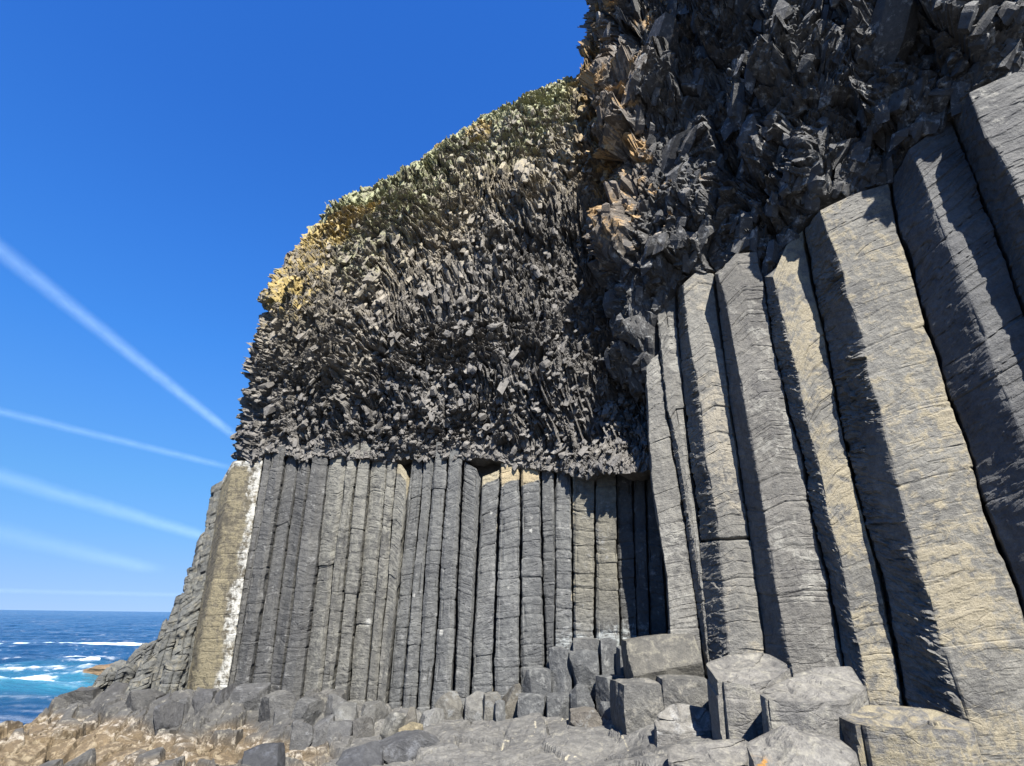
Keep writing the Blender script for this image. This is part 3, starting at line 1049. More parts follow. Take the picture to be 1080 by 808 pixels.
ctl += [np.array(p, float) for p in [(0, 5, -1.75), (0, 1.5, -1.72), (0, -2, -1.75), (-4, 6, -2.2), (-4, 0, -2.0), (-8.5, 7, -2.3), (-9, 0, -2.6), (3, 3, -1.65),
                                     (6, 4, -1.6), (7, 0, -1.6), (0, -7, -1.8), (8, 8, -1.6), (5, 8, -1.7), (3.2, 8, -1.7), (4, 10, -1.2), (0, 14, -1.4), (-6, 14.5, -1.2),
                                     (-8, 14.5, -1.6), (-6, 18, -1.8), (4, 14, -1), (9, 14, -1), (12, 4, -1.5), (12, -6, -1.8)]]
ctl = np.array(ctl)


def ground_z(x, y, rough=True):
    x, y = np.asarray(x, float).ravel(), np.asarray(y, float).ravel()
    num, den = 0, 0
    for c in ctl:
        w = 1 / (((x - c[0]) ** 2 + (y - c[1]) ** 2) + .05) ** 1.6
        num = num + w * c[2]
        den = den + w
    z = num / den
    p3 = np.c_[x, y, z * 0]
    edge = np.interp(y, [-10, 6, 10.8, 12, 13.2, 14.5, 18, 24], [-9.5, -9.0, -8.5, -8.95, -8.9, -8.6, -7.5, -6.6]) + .35 * fbm(p3 * .9, 3, 7)
    z = z - np.clip((edge - x) * 1.3, 0, 6) - np.clip((edge + 1.6 - x), 0, 1.6) ** 2 * .06
    if rough:
        f1, e1 = facet(np.c_[x * 1.25, y * 1.25, z * 0 + .5] + .25 * fbm(p3 * 1.5, 2, 3)[:, None], 91, .9)
        f2, e2 = facet(np.c_[x * 3.4, y * 3.4, z * 0 + .5], 95, .9)
        leftw = sstep(-1.6, -3.2, x)
        z = z + (.09 + .13 * leftw) * f1 + (.022 + .07 * leftw) * f2 - (.04 + .14 * leftw) * np.clip(1 - e1 / .07, 0, 1) - (.012 + .06 * leftw) * np.clip(1 - e2 / .1, 0, 1)
        z = z + .08 * fbm(p3 * 1.1, 4, 97) + .02 * fbm(p3 * 7, 3, 98)
    return z


gx = np.concatenate([np.linspace(-13, -9.6, 30)[:-1], np.linspace(-9.6, 4.2, 560), np.linspace(4.2, 14, 90)[1:]])
gy = np.concatenate([np.linspace(-12, 5.5, 80)[:-1], np.linspace(5.5, 13.4, 430), np.linspace(13.4, 24, 60)[1:]])
GX, GY = np.meshgrid(gx, gy)
GZ = ground_z(GX, GY)
V = np.c_[GX.ravel(), GY.ravel(), GZ]


def shelf_tint(V):
    n = len(V)
    p = V * np.array([1, 1, 1.0])
    tint = np.tile([.165, .162, .155], (n, 1)) * (1 + .25 * fbm(p * .9, 3, 41))[:, None]
    tint = lerp(tint, (.098, .096, .092), sstep(-2.2, -3.4, p[:, 0] + .5 * fbm(p * .8, 2, 42)))
    lcol = np.zeros((n, 4))
    lcol[:, :3] = (.29, .27, .22)
    lcol[:, 3] = .42
    # pale veins of lichen on the grey slabs
    vein = 1 - np.abs(fbm(p * np.array([.9, .9, .3]) + 2, 3, 44)) / .05
    vv = np.clip(vein, 0, 1) * sstep(-.1, .3, vn(p * .8, 45)) * sstep(-2.8, -1.5, p[:, 0])
    lcol[:, :3] = lerp(lcol[:, :3], (.55, .49, .36), vv)
    lcol[:, 3] = np.maximum(lcol[:, 3], vv * .6)
    # wave-washed tan rock low on the seaward side
    b = V[:, 2] + .22 * fbm(p * .9, 3, 46)
    tanm = sstep(-1.74, -1.90, b) * sstep(-2.3, -3.0, p[:, 0] + .5 * fbm(p * .7, 2, 47))
    tint = lerp(tint, (.17, .125, .072), tanm * .95)
    lcol[:, :3] = lerp(lcol[:, :3], (.36, .29, .19), tanm)
    lcol[:, 3] = np.where(tanm > .3, .47, lcol[:, 3])
    barn = np.exp(-((b + 1.84) / .07) ** 2) * tanm.clip(.25, 1) * sstep(-2.3, -2.9, p[:, 0])
    lcol[:, :3] = lerp(lcol[:, :3], (.52, .47, .40), barn)
    lcol[:, 3] = np.maximum(lcol[:, 3], barn * .58)
    # dark weed band at the waterline
    wl = sstep(-2.7, -3.2, V[:, 2])
    tint = lerp(tint, (.08, .06, .035), wl * .8)
    lcol[:, 3] *= 1 - wl * .7
    return tint, lcol


tint, lcol = shelf_tint(V)
o = make_mesh('rock_shelf', V, grid_faces(len(gy), len(gx)), M_SHELF, tint, lcol)
tag(o, kind='structure')

# ------------------------------------------------------------------ blocks, stumps and boulders


def stump(name, top_px, Z, h, label, group, seed, tf, tiltv=(0, 0), flare=.06, back=None, **kw):
    """a broken-off column: outline of its gently sloping top, Z = (pixel rows, distances) of its back and front edge"""
    T = []
    for e in top_px:
        T.append(PY(e[0], e[1], np.interp(e[1], Z[0], Z[1])) + np.random.default_rng(seed * 31 + int(e[0])).normal(0, .022, 3))
    c = np.mean(T, 0)
    B = [t + [(t[0] - c[0]) * flare, (t[1] - c[1]) * flare, -h] for t in T]
    args = dict(joint=(.5, 1.2), jdepth=.008, chip=2.2, ledge=.6, cap_rough=.10, smooth_rings=2, amp=1.15, capk=20)
    args['smooth_rings'] = 2
    args.update(kw)
    o = column(name, straight(T, B), [1] * len(T), max(40, int(h / .018)), 12, seed, tintf=tf, mat=M_COL, **args)
    return tag(o, label, 'rock block', group)


GS = 'column stumps at the foot of the near row'
st = lambda sd, la=.46, lc=(.32, .30, .25), base=(.205, .198, .185): grey_tint(np.array(base), la, lc, sd)


def spot_tint(f0):
    def f(V, N, h, tint, lcol):
        tint, lcol = f0(V, N, h, tint, lcol)
        # a small orange crust on the front left shoulder of the stump
        q = PY(802, 800, 6.15)
        a = np.exp(-(np.linalg.norm(V - q, axis=1) / .085) ** 2) * (1 + .6 * vn(V * 18, 5))
        lcol[:, :3] = lerp(lcol[:, :3], (.50, .25, .05), np.clip(a * 2, 0, 1))
        lcol[:, 3] = np.maximum(lcol[:, 3], np.clip(a, 0, 1) * .75)
        return tint, lcol
    return f


stump('column_stump', [(746, 699), (768, 691), (806, 687), (834, 706), (822, 716), (798, 722), (757, 716)], ((687, 722), (8.45, 7.5)), 1.6,
      'tall hexagonal stump with a sunken chipped top, left of the broad slab-topped stump', GS, 801, st(1), cap_rough=.05, capdrop=.05)
stump('column_stump', [(796, 732), (829, 714), (862, 710), (905, 718), (914, 725), (888, 737), (853, 743), (811, 741)], ((710, 743), (7.6, 6.8)), 1.3,
      'broad flat-topped stump in the middle of the near stumps', GS, 802, st(2))
stump('column_stump', [(789, 782), (823, 769), (857, 772), (887, 779), (906, 800), (890, 822), (830, 826), (794, 806)], ((769, 826), (6.65, 5.8)), .9,
      'domed stump with an orange lichen spot at the bottom edge of the photo', GS, 803, spot_tint(st(3)), dome=.06)
stump('column_stump', [(884, 753), (899, 744), (950, 742), (985, 748), (1021, 761), (1027, 772), (1008, 776), (960, 772), (903, 764)], ((742, 776), (7.2, 6.3)), 1.3,
      'largest stump against the base of the widest tan column', GS, 804, st(4, .5, (.34, .29, .19)))
stump('column_stump', [(702, 790), (716, 779), (786, 779), (790, 800), (762, 812), (706, 808)], ((779, 812), (7.2, 6.5)), .7,
      'low flat slab left of the domed stump at the bottom edge', GS, 805, st(5), cap_rough=.04)
stump('column_stump', [(836, 712), (862, 704), (896, 706), (915, 722), (880, 728), (846, 724)], ((704, 728), (8.1, 7.5)), .8,
      'thin wedge of rock tucked under the foot of the grey pointed-top column', GS, 806, st(6))
stump('column_stump', [(686, 756), (712, 744), (748, 747), (752, 768), (716, 774), (692, 768)], ((744, 774), (8.6, 8.15)), .5,
      'low grey slab with white stains below the two stepped slabs', GS, 807, st(7, .46, (.36, .355, .34)))

# --- free rocks


def rock(name, c, dims, seed, tf, label, cat, group, rot=0, cuts=7, sq=.55, n=22, nz=.05, tilt=0.0, mat=None):
    rs = np.random.default_rng(seed)
    Vs, Fs = [], []
    lin = np.linspace(-1, 1, n)
    U, W = np.meshgrid(lin, lin)
    U, W = U.ravel(), W.ravel()
    O = np.ones_like(U)
    off = 0
    for a, sg in ((0, 1), (0, -1), (1, 1), (1, -1), (2, 1), (2, -1)):
        p = [None] * 3
        p[a] = O * sg
        p[(a + 1) % 3] = U * sg
        p[(a + 2) % 3] = W
        Vs.append(np.stack(p, 1))
        Fs.append(grid_faces(n, n, off))
        off += n * n
    P = np.concatenate(Vs)
    F = np.concatenate(Fs)
    key = np.round(P * 1000).astype(int)
    uq, inv = np.unique(key, axis=0, return_inverse=True)
    inv = inv.ravel()
    Q = np.zeros((len(uq), 3))
    Q[inv] = P
    F = inv[F]
    sph = Q / np.linalg.norm(Q, axis=1, keepdims=True)
    Q = Q * sq + sph * (1 - sq)
    for k in range(cuts):
        nn = rs.normal(0, 1, 3)
        nn /= np.linalg.norm(nn)
        dd = rs.uniform(.62, .9)
        ex = Q @ nn - dd
        Q = Q - np.clip(ex, 0, None)[:, None] * nn * .95
    Q = Q / np.abs(Q).max(0)
    Q += sph * (nz * 1.2 * fbm(Q * 1.4 + seed, 3, seed) + nz * .5 * fbm(Q * 6 + seed, 3, seed + 4))[:, None]
    Q = Q * np.asarray(dims) / 2
    ct, s_ = math.cos(tilt), math.sin(tilt)
    Q = np.c_[Q[:, 0] * ct - Q[:, 2] * s_, Q[:, 1], Q[:, 0] * s_ + Q[:, 2] * ct]
    cr, sr = math.cos(rot), math.sin(rot)
    Q = np.c_[Q[:, 0] * cr - Q[:, 1] * sr, Q[:, 0] * sr + Q[:, 1] * cr, Q[:, 2]]
    V = Q + np.asarray(c)
    t, l = tf(V, np.zeros_like(V), (Q[:, 2] - Q[:, 2].min()) / np.ptp(Q[:, 2]), None, np.zeros((len(V), 4)))
    org = np.array([c[0], c[1], V[:, 2].min()])
    o = make_mesh(name, V, F, mat or M_ROCK, t, l, None, org)
    return tag(o, label, cat, group)


def block_px(name, x0, x1, y0, y1, Y, depth, seed, tf, label, cat, group, over=.25, **kw):
    """rock whose front spans the given photo pixels at depth Y; sunk a little below its visible foot"""
    a, b = PY(x0, (y0 + y1) / 2, Y), PY(x1, (y0 + y1) / 2, Y)
    t, bt = PY((x0 + x1) / 2, y0, Y), PY((x0 + x1) / 2, y1, Y)
    w = np.linalg.norm(b - a)
    h = (t[2] - bt[2]) + over
    c = np.array([(a[0] + b[0]) / 2, Y + depth * .4, t[2] - h / 2])
    return rock(name, c, (w, depth, h), seed, tf, label, cat, group, **kw)


GB = 'blocks stacked at the foot of the rear wall'
bt = lambda sd, la=.43, base=(.125, .13, .134), lc=(.26, .26, .25): grey_tint(np.array(base), la, lc, sd)
BLK = [
    (664, 745, 670, 722, 9.35, .9, 'large tan-grey rounded block beneath the short end column of the near row', dict(sq=.72, nz=.04, tilt=.1, cuts=2), (.15, .143, .125), (.26, .24, .19)),
    (652, 714, 719, 764, 9.0, .8, 'left of two stepped grey slabs below the large tan-grey block', dict(sq=.74, nz=.06, cuts=0), (.15, .148, .14), (.30, .28, .24)),
    (699, 752, 714, 752, 8.95, .8, 'right of two stepped grey slabs below the large tan-grey block', dict(sq=.72, nz=.06, cuts=0), (.15, .148, .14), (.30, .28, .24)),
    (549, 581, 704, 738, 10.9, .5, 'dome-topped block in the stack, directly above a square block', dict(sq=.72, cuts=3), None, None),
    (546, 577, 733, 764, 10.6, .55, 'square block under the dome-topped block', dict(sq=.74, cuts=3, nz=.06), None, None),
    (576, 602, 733, 760, 10.5, .5, 'square block right of the one under the dome-topped block', dict(sq=.74, cuts=3, nz=.06), None, None),
    (579, 602, 682, 735, 10.95, .5, 'tall upright block in the stack with a flat top', dict(sq=.72, cuts=3, nz=.06), None, None),
    (600, 634, 685, 732, 10.8, .6, 'widest upright block of the stack with a shattered right side', dict(sq=.72, cuts=5, nz=.06), None, None),
    (598, 626, 722, 754, 10.4, .5, 'wedge-topped block low in front of the shattered-sided block', dict(sq=.72, cuts=6), None, None),
    (605, 634, 673, 690, 11.0, .45, 'thin cap slab lying on the shattered-sided block', dict(sq=.8, cuts=4, nz=.04), (.16, .16, .155), None),
    (634, 654, 673, 720, 10.75, .45, 'narrow upright block left of the corner shadow in the stack', dict(sq=.72, cuts=3, nz=.06), None, None),
    (652, 669, 681, 722, 10.55, .45, 'slim block touching the large tan-grey block on its left', dict(sq=.72, cuts=3, nz=.06), None, None),
    (630, 666, 713, 744, 10.2, .55, 'smooth dark block in front of the narrow upright blocks', dict(sq=.7, cuts=6), None, None),
    (529, 549, 721, 760, 11.0, .45, 'small block with a brownish top left of the square block', dict(sq=.78, cuts=4), (.14, .13, .11), None),
    (484, 512, 730, 760, 11.1, .5, 'pale smooth boulder with a cleft, left of its rounded twin', dict(sq=.6, cuts=6), (.17, .168, .16), None),
    (506, 529, 731, 758, 11.0, .45, 'rounded boulder leaning right, twin of the pale smooth boulder', dict(sq=.6, cuts=6), (.16, .155, .14), None),
    (521, 533, 739, 757, 10.8, .3, 'small knob of rock right of the rounded twin boulders', dict(sq=.6, cuts=5), None, None),
    (457, 489, 730, 758, 11.2, .5, 'brown-sided boulder left of the pale smooth boulder', dict(sq=.62, cuts=7), (.155, .148, .13), None),
    (634, 662, 738, 764, 9.9, .5, 'cracked low rock between the stack and the stepped slabs', dict(sq=.6, cuts=7), None, None),
    (600, 640, 748, 776, 9.8, .5, 'brownish low rock in front of the wedge-topped block', dict(sq=.55, cuts=7), (.16, .145, .125), None),
]
for i, (x0, x1, y0, y1, Y, dp, lab, kw, bc, lc) in enumerate(BLK):
    block_px('rock_block', x0, x1, y0, y1, Y, dp, 900 + i, bt(i, .45, bc or (.125, .13, .134), lc or (.26, .26, .25)), lab, 'rock block', GB,
             rot=[0, .1, -.08, .12, -.1][i % 5], **kw)

GR = 'fallen boulders along the rear wall'
RUB = [
    (241, 284, 719, 748, 11.9, .6, 'big angular boulder under the white-streaked column', (.12, .12, .12)),
    (217, 239, 720, 768, 11.7, .5, 'dark upright block left of the big angular boulder', (.085, .085, .088)),
    (198, 219, 729, 772, 11.6, .5, 'dark upright block at the foot of the yellowed column', (.085, .085, .088)),
    (265, 316, 731, 764, 11.4, .7, 'largest rounded boulder of the rubble left of the pale rocks', (.13, .128, .122)),
    (286, 305, 749, 766, 10.9, .4, 'small boulder in front of the largest rounded boulder', (.13, .13, .128)),
    (304, 331, 738, 766, 11.0, .5, 'peaked boulder with a shadowed right side amid the rubble', (.14, .14, .137)),
    (329, 349, 729, 750, 11.5, .4, 'boulder resting against the wall right of the peaked boulder', (.145, .14, .13)),
    (338, 364, 735, 754, 11.2, .45, 'dark-fronted flat boulder below the wall, right of the peaked boulder', (.12, .12, .12)),
    (347, 373, 744, 766, 10.9, .5, 'lumpy boulder beneath the dark-fronted flat boulder', (.13, .13, .125)),
    (327, 349, 755, 780, 10.6, .45, 'boulder with a dark hollow under it, lower row of rubble', (.125, .125, .125)),
    (298, 329, 762, 784, 10.5, .5, 'long low boulder just above the pale washed rock', (.125, .125, .125)),
    (346, 370, 763, 786, 10.4, .45, 'blocky boulder at the right end of the lower rubble row', (.12, .12, .12)),
    (379, 408, 741, 758, 11.1, .45, 'slab-like boulder against the wall left of the pale egg-shaped boulder', (.15, .148, .14)),
    (401, 424, 754, 782, 10.5, .45, 'pale egg-shaped boulder with a rounded top', (.19, .185, .165)),
    (422, 441, 748, 772, 10.8, .4, 'grey-brown boulder right of the pale egg-shaped one', (.15, .14, .12)),
    (438, 464, 748, 770, 10.8, .45, 'speckled white-grey boulder below the rear columns', (.22, .22, .215)),
    (371, 392, 756, 784, 10.5, .45, 'ridged boulder left of the pale egg-shaped one', (.14, .135, .125)),
    (157, 184, 742, 775, 11.2, .5, 'black-sided squared boulder standing on the tan rock', (.085, .085, .088)),
    (60, 100, 728, 750, 12.7, .7, 'dark jagged boulder at the seaward tip of the shelf', (.075, .073, .07)),
    (98, 128, 722, 748, 12.4, .6, 'dark boulder behind the seaward tip boulder', (.09, .088, .085)),
    (126, 160, 728, 758, 12.0, .6, 'dark cracked boulder between the seaward boulders and the squared one', (.1, .098, .094)),
    (183, 201, 738, 770, 11.6, .4, 'dark block right of the black-sided squared boulder', (.095, .095, .095)),
    (248, 294, 791, 830, 8.3, .7, 'smooth blue-black boulder at the bottom edge on pale rock', (.055, .058, .066)),
    (335, 402, 786, 830, 8.6, .9, 'broad dark boulder at the bottom edge left of the grey slabs', (.075, .078, .086)),
    (390, 470, 774, 815, 9.2, .9, 'low dark hump of rock at the left end of the grey slabs', (.10, .102, .108)),
    (416, 442, 764, 786, 10.0, .4, 'yellow-stained small boulder in front of the grey-brown boulder', (.20, .17, .11)),
]
for i, (x0, x1, y0, y1, Y, dp, lab, bc) in enumerate(RUB):
    rs = np.random.default_rng(60 + i)
    block_px('boulder', x0 - 1, x1 + 1, y0 - 1, y1, Y, dp, 1000 + i, bt(40 + i, .43, bc, tuple(min(1, 1.9 * c) for c in bc)), lab, 'boulder', GR,
             rot=rs.uniform(-.35, .35), tilt=rs.uniform(-.2, .2), sq=rs.uniform(.45, .7), cuts=9, nz=.05)
# low reef rock awash beyond the headland
p = PZ(92, 714, SEA)
rock('reef', (p[0] + 1.6, p[1], SEA + .1), (6.0, 3.0, 1.3), 1200, grey_tint(np.array([.24, .165, .095]), .4, (.34, .25, .15)),
     'low tan reef awash in foam beyond the headland', 'reef', None, sq=.3, cuts=8, nz=.12, n=40)

# ------------------------------------------------------------------ sea
rad = np.concatenate([[3], np.geomspace(9, 600, 520), np.geomspace(640, 40000, 60)])
ang = np.concatenate([np.radians(np.linspace(-180, -62, 60))[:-1], np.radians(np.linspace(-62, -18, 420)), np.radians(np.linspace(-18, 180, 80))[1:]])
Rg, Ag = np.meshgrid(rad, ang, indexing='ij')
X, Yv = (Rg * np.sin(Ag)).ravel(), (Rg * np.cos(Ag)).ravel()
fade = np.exp(-Rg.ravel() / 900)
p3 = np.c_[X, Yv, np.zeros_like(X)]
z = (.20 * np.sin((X * .35 + Yv) * .42 + 1.2 * fbm(p3 * .05, 2, 1)) + .30 * fbm(p3 * np.array([.13, .3, 1]), 4, 2) + .10 * fbm(p3 * np.array([.6, 1.1, 1]), 3, 4)) * fade
foam = np.zeros_like(X)
aer = np.zeros_like(X)


def blob(px, py, sx, sy, amt, arr):
    c = PZ(px, py, SEA)
    arr += amt * np.exp(-(((X - c[0]) / sx) ** 2 + ((Yv - c[1]) / sy) ** 2))


blob(10, 722, 4.5, 3.0, 1.0, foam)
blob(-12, 716, 6, 4, 1.0, foam)
blob(75, 706, 7, 2.2, .9, foam)
blob(100, 701, 5, 1.8, .95, foam)
blob(30, 711, 9, 1.3, .55, foam)
blob(60, 726, 6, 2.2, .5, foam)
blob(70, 733, 5, 1.6, .6, foam)
blob(30, 701, 10, 1.5, .6, foam)
blob(10, 755, 4, 1.0, .35, foam)
blob(45, 722, 9, 4.5, .6, aer)
blob(10, 708, 10, 3, .3, aer)
blob(80, 730, 6, 3, .5, aer)
# feet of the rocks
shore = np.exp(-((X + 10.6) / 1.2) ** 2) * (Yv < 20) * (Yv > -12)
foam += .55 * shore
aer += .5 * shore
fn = .5 + .5 * fbm(p3 * np.array([.55, 1.0, 1]), 5, 12, gain=.65)
lines = np.clip(1 - np.abs(fbm(p3 * np.array([.10, .42, 1]), 4, 14)) / .045, 0, 1) * np.clip(1.2 - Rg.ravel() / 260, 0, 1)
foamv = np.clip(foam * (-.42 + 1.6 * fn) * .66, 0, 1)
foamv = sstep(.30, .6, foamv) + .35 * lines * sstep(.25, .7, fn)
caps = sstep(.63, .72, .5 + .5 * fbm(p3 * np.array([.035, .11, 1]), 4, 15)) * .16 * (Rg.ravel() < 2500)
foamv = np.clip(foamv + caps * sstep(.5, .7, fn), 0, 1)
z += .35 * sstep(.2, 1, foam) * (.5 + fn)
V = np.c_[X, Yv, SEA + z]
ms = bpy.data.materials.new('sea_water')
ms.use_nodes = True
t = NT(ms)
pos = t.n('ShaderNodeNewGeometry').outputs['Position']
at = t.n('ShaderNodeAttribute', attribute_name='lcol')
sep = t.n('ShaderNodeSeparateColor')
t.l(at.outputs['Color'], sep.inputs[0])
mp = t.n('ShaderNodeMapping')
mp.inputs['Scale'].default_value = (.55, 1.2, 1)
t.l(pos, mp.inputs[0])
w1 = t.noise(mp.outputs[0], 1.1, 8, .62, .4)
w2 = t.noise(mp.outputs[0], .16, 6, .6, .3)
fo = t.noise(pos, 2.2, 8, .7)
body = t.mixc(t.ramp(w2, .35, .65), (.003, .018, .048, 1), (.006, .033, .078, 1))
body = t.mixc(sep.outputs[1], body, (.035, .17, .22, 1))
fm = t.math('MULTIPLY', sep.outputs[0], t.ramp(fo, .25, .6, .45, 1.0), clamp=True)
pr = t.n('ShaderNodeBsdfPrincipled')
pr.inputs['Specular IOR Level'].default_value = .45
t.l(t.mixc(fm, body, (.60, .62, .63, 1)), pr.inputs['Base Color'])
t.l(t.ramp(fm, 0, 1, .16, .85), pr.inputs['Roughness'])
bp = t.n('ShaderNodeBump', i_Strength=.8, i_Distance=.35)
t.l(t.math('ADD', w1, t.math('MULTIPLY', w2, 2.2)), bp.inputs['Height'])
t.l(bp.outputs[0], pr.inputs['Normal'])
t.l(pr.outputs[0], t.n('ShaderNodeOutputMaterial').inputs[0])
lc = np.zeros((len(V), 4))
lc[:, 0] = foamv
lc[:, 1] = np.clip(aer, 0, .9) * np.clip(.5 + fn * .8, 0, 1)
lc[:, 3] = 1
o = make_mesh('sea', V, grid_faces(len(rad), len(ang))[:, ::-1], ms, None, lc, smooth=True)
tag(o, kind='structure')

# breaking waves: ridges of white water
mf = bpy.data.materials.new('white_water')
mf.use_nodes = True
t = NT(mf)
pr = t.n('ShaderNodeBsdfPrincipled')
pos = t.n('ShaderNodeNewGeometry').outputs['Position']
nn = t.noise(pos, 1.6, 8, .7)
t.l(t.mixc(t.ramp(nn, .35, .62), (.24, .34, .38, 1), (.62, .64, .65, 1)), pr.inputs['Base Color'])
pr.inputs['Roughness'].default_value = .8
bp = t.n('ShaderNodeBump', i_Strength=.8, i_Distance=.2)
t.l(nn, bp.inputs['Height'])
t.l(bp.outputs[0], pr.inputs['Normal'])
t.l(pr.outputs[0], t.n('ShaderNodeOutputMaterial').inputs[0])


def breaker(a, b, hgt, wid, seed, label):
    a, b = np.array(a), np.array(b)
    n, m = 260, 15
    s = np.linspace(0, 1, n)
    d = (b - a)[:2]
    L = np.linalg.norm(d)
    d = d / L
    nrm = np.array([d[1], -d[0]])
    if nrm[1] > 0:
        nrm = -nrm
    ve = []
    env = np.sin(np.pi * s) ** .35 * np.clip(.8 + .5 * fbm(np.c_[s * L * .09, s * 0, s * 0 + seed], 3, seed), .12, 1.2)
    for j in range(m):
        q = j / (m - 1)
        prof = math.sin(math.pi * q) ** .8
        xy = a[:2] + (b - a)[:2] * s[:, None] + nrm * ((q - .5) * wid * (.6 + .6 * env))[:, None] + nrm * (.9 * fbm(np.c_[s * L * .2, s * 0 + q, s * 0], 3, seed + 2))[:, None]
        zz = SEA - .3 + (hgt * env * prof * (1 + .35 * fbm(np.c_[s * L * .8, s * 0 + q * 4, s * 0], 3, seed + 3)) + .12)
        ve.append(np.c_[xy, zz])
    V = np.stack(ve, 1).reshape(-1, 3)
    o = make_mesh('breaking_wave', V, grid_faces(n, m), mf, origin=[*((a + b) / 2)[:2], SEA], smooth=True)
    return tag(o, label, 'wave')


p0, p1 = PZ(-60, 681, SEA), PZ(175, 679.5, SEA)
breaker(p0, p1, .7, 3.2, 3, 'long white breaker running across the sea to the headland')
p0, p1 = PZ(70, 708, SEA), PZ(122, 701, SEA)
breaker(p0, p1, .75, 2.2, 5, 'short white wave breaking over the low tan reef')
p0, p1 = PZ(-40, 722, SEA), PZ(18, 722, SEA)
breaker(p0, p1, .8, 3.0, 8, 'churned white wave at the left edge of the photo')

# ------------------------------------------------------------------ contrails and low cloud (real volumes far out)


def cloud_mat(name, dens, rx, rz, half, seed, ragged):
    m = bpy.data.materials.new(name)
    m.use_nodes = True
    t = NT(m)
    oc = t.n('ShaderNodeTexCoord').outputs['Object']
    sp = t.n('ShaderNodeSeparateXYZ')
    t.l(oc, sp.inputs[0])
    mp = t.n('ShaderNodeMapping')
    mp.inputs['Location'].default_value = (seed * 3.1, 0, 0)
    mp.inputs['Scale'].default_value = (1 / rx, .28 / rx, 1 / rx)
    t.l(oc, mp.inputs[0])
    nz = t.noise(mp.outputs[0], 1.9, 6, .7)
    # radius grows a little along the trail
    gx = t.math('DIVIDE', sp.outputs[0], rx)
    gz = t.math('DIVIDE', sp.outputs[2], rz)
    r2 = t.math('ADD', t.math('MULTIPLY', gx, gx), t.math('MULTIPLY', gz, gz))
    body = t.math('SUBTRACT', 1.0, t.math('SQRT', r2), True)
    body = t.math('POWER', body, 1.3)
    ends = t.ramp(t.math('ABSOLUTE', sp.outputs[1]), half * .72, half * .99, 1.0, 0.0)
    d = t.math('MULTIPLY', t.math('MULTIPLY', body, ends), t.ramp(nz, .5 - ragged, .62, 0.12, 1.5))
    v = t.n('ShaderNodeVolumeScatter')
    v.inputs['Color'].default_value = (.74, .94, 1.0, 1)
    t.l(t.math('MULTIPLY', d, dens), v.inputs['Density'])
    t.l(v.outputs[0], t.n('ShaderNodeOutputMaterial').inputs['Volume'])
    m.cycles.volume_step_rate = 2.2 * rx / (.2 * half)
    return m


def contrail(a, b, rx, rz, dens, seed, label, ext=(0, 0), cat='contrail', name='contrail', ragged=.32):
    a, b = np.array(a), np.array(b)
    d = b - a
    a, b = a - d * ext[0], b + d * ext[1]
    d = b - a
    L = np.linalg.norm(d)
    n, m = 60, 16
    s = np.linspace(-1, 1, n)
    endf = np.clip((1 - np.abs(s)) / .04, 0.05, 1) ** .5
    ve = []
    for j in range(m):
        th = 2 * math.pi * j / m
        ve.append(np.c_[rx * 1.02 * endf * math.cos(th), s * L / 2, rz * 1.02 * endf * math.sin(th)])
    V = np.stack(ve, 1).reshape(-1, 3)
    F = [grid_faces(n, m, 0, True)[:, ::-1], np.arange(m)[None], (np.arange(m)[::-1] + (n - 1) * m)[None]]
    o = make_mesh(name, V, F, cloud_mat(name + '_vapour', dens, rx, rz, L / 2, seed, ragged), smooth=True)
    me = o.data
    vol = sum(me.vertices[p.vertices[0]].co.dot(p.normal) * p.area for p in me.polygons)
    if vol < 0:
        me.flip_normals()
    o.location = (a + b) / 2
    o.rotation_euler = (0, 0, math.atan2(-d[0], d[1]))
    return tag(o, label, cat, None)


ALT = 3000.0
contrail(PZ(0, 264, ALT), PZ(241, 455, ALT), 140, 95, .0009, 1, 'steep white vapour trail, uppermost in the sky', (.3, .12))
contrail(PZ(0, 434, ALT), PZ(238, 492, ALT), 140, 95, .0008, 2, 'thin vapour trail below the steep one, ending at the cliff', (.3, .1))
contrail(PZ(0, 503, ALT), PZ(216, 566, ALT), 680, 260, .00013, 3, 'broad soft vapour trail, third from the top', (.3, .15), ragged=.3)
contrail(PZ(0, 562, ALT), PZ(150, 598, ALT), 1700, 500, .00002, 4, 'faintest and lowest vapour trail above the horizon', (.3, .2), ragged=.3)
contrail(PZ(-80, 621, 900.), PZ(300, 630, 900.), 1700, 170, .000035, 6, 'low hazy bar of cloud over the sea horizon', (.2, 0), 'cloud', 'cloud', .35)

# ------------------------------------------------------------------ light, world, camera
w = bpy.data.worlds.new('World')
SC.world = w
w.use_nodes = True
nt = w.node_tree
nt.nodes.clear()
sky = nt.nodes.new('ShaderNodeTexSky')
sky.sky_type = 'NISHITA'
sky.sun_disc = False
sky.sun_elevation = SUN_EL
sky.sun_rotation = math.pi - SUN_AZ
sky.altitude = 0
sky.air_density = 1.0
sky.dust_density = .05
sky.ozone_density = 2.6
bg = nt.nodes.new('ShaderNodeBackground')
bg.inputs[1].default_value = .0525
out = nt.nodes.new('ShaderNodeOutputWorld')
tc = nt.nodes.new('ShaderNodeTexCoord')
sx = nt.nodes.new('ShaderNodeSeparateXYZ')
nt.links.new(tc.outputs['Generated'], sx.inputs[0])
mr = nt.nodes.new('ShaderNodeMapRange')
mr.inputs[1].default_value, mr.inputs[2].default_value, mr.inputs[3].default_value, mr.inputs[4].default_value = 0, 1, .15, 1
nt.links.new(sx.outputs[2], mr.inputs[0])
cx = nt.nodes.new('ShaderNodeCombineXYZ')
nt.links.new(sx.outputs[0], cx.inputs[0])
nt.links.new(sx.outputs[1], cx.inputs[1])
nt.links.new(mr.outputs[0], cx.inputs[2])
nt.links.new(cx.outputs[0], sky.inputs[0])
hs = nt.nodes.new('ShaderNodeHueSaturation')
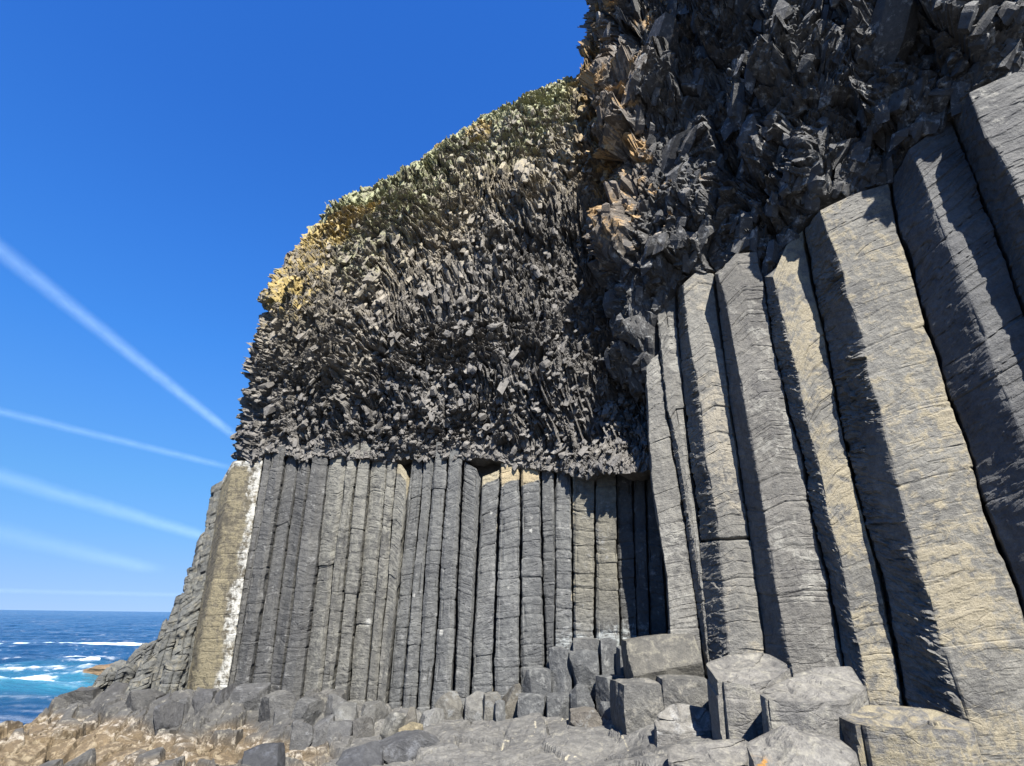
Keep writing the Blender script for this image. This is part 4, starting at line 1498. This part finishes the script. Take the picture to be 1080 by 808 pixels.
hs.inputs['Saturation'].default_value = 1.0
nt.links.new(sky.outputs[0], hs.inputs['Color'])
# clear-air tint by elevation: deep blue overhead, paler towards the horizon
SKY_TINT = [(0.0, (.66, .66, .76)), (.047, (.62, .71, .85)), (.106, (.53, .77, .95)), (.18, (.47, .83, 1.06)), (.3, (.40, .86, 1.3)),
            (.39, (.33, .86, 1.44)), (.52, (.29, .83, 1.54)), (.68, (.25, .77, 1.56)), (1.0, (.22, .74, 1.6))]
rp = nt.nodes.new('ShaderNodeValToRGB')
rp.color_ramp.elements[0].position, rp.color_ramp.elements[0].color = SKY_TINT[0][0], (*SKY_TINT[0][1], 1)
rp.color_ramp.elements[1].position, rp.color_ramp.elements[1].color = SKY_TINT[-1][0], (*SKY_TINT[-1][1], 1)
for ps_, cl_ in SKY_TINT[1:-1]:
    e_ = rp.color_ramp.elements.new(ps_)
    e_.color = (*cl_, 1)
nt.links.new(sx.outputs[2], rp.inputs[0])
mt = nt.nodes.new('ShaderNodeMix')
mt.data_type, mt.blend_type = 'RGBA', 'MULTIPLY'
mt.inputs[0].default_value = 1
nt.links.new(hs.outputs[0], mt.inputs[6])
nt.links.new(rp.outputs[0], mt.inputs[7])
nt.links.new(mt.outputs[2], bg.inputs[0])
nt.links.new(bg.outputs[0], out.inputs[0])

sl = bpy.data.lights.new('sun', 'SUN')
sl.energy = 5.0
sl.angle = math.radians(.53)
sl.color = (1.0, .965, .89)
so = bpy.data.objects.new('sun', sl)
so.rotation_euler = Vector(SUN).to_track_quat('Z', 'Y').to_euler()
so.location = (10, -20, 30)
COL.objects.link(so)

cd = bpy.data.cameras.new('camera')
cd.sensor_fit = 'HORIZONTAL'
cd.sensor_width = 36
cd.lens = 36 * FPX / 1080
cd.clip_start = .1
cd.clip_end = 100000
co = bpy.data.objects.new('camera', cd)
m3 = Matrix(((_r[0], _u[0], -_f[0]), (_r[1], _u[1], -_f[1]), (_r[2], _u[2], -_f[2])))
co.rotation_euler = m3.to_euler()
COL.objects.link(co)
SC.camera = co

SC.view_settings.view_transform = 'Standard'
SC.view_settings.look = 'None'
SC.view_settings.exposure = 1.8
SC.view_settings.gamma = 1
SC.view_settings.use_curve_mapping = False
SC.render.engine = 'CYCLES'
SC.cycles.max_bounces = 5
SC.cycles.volume_bounces = 2
SC.cycles.use_denoising = True
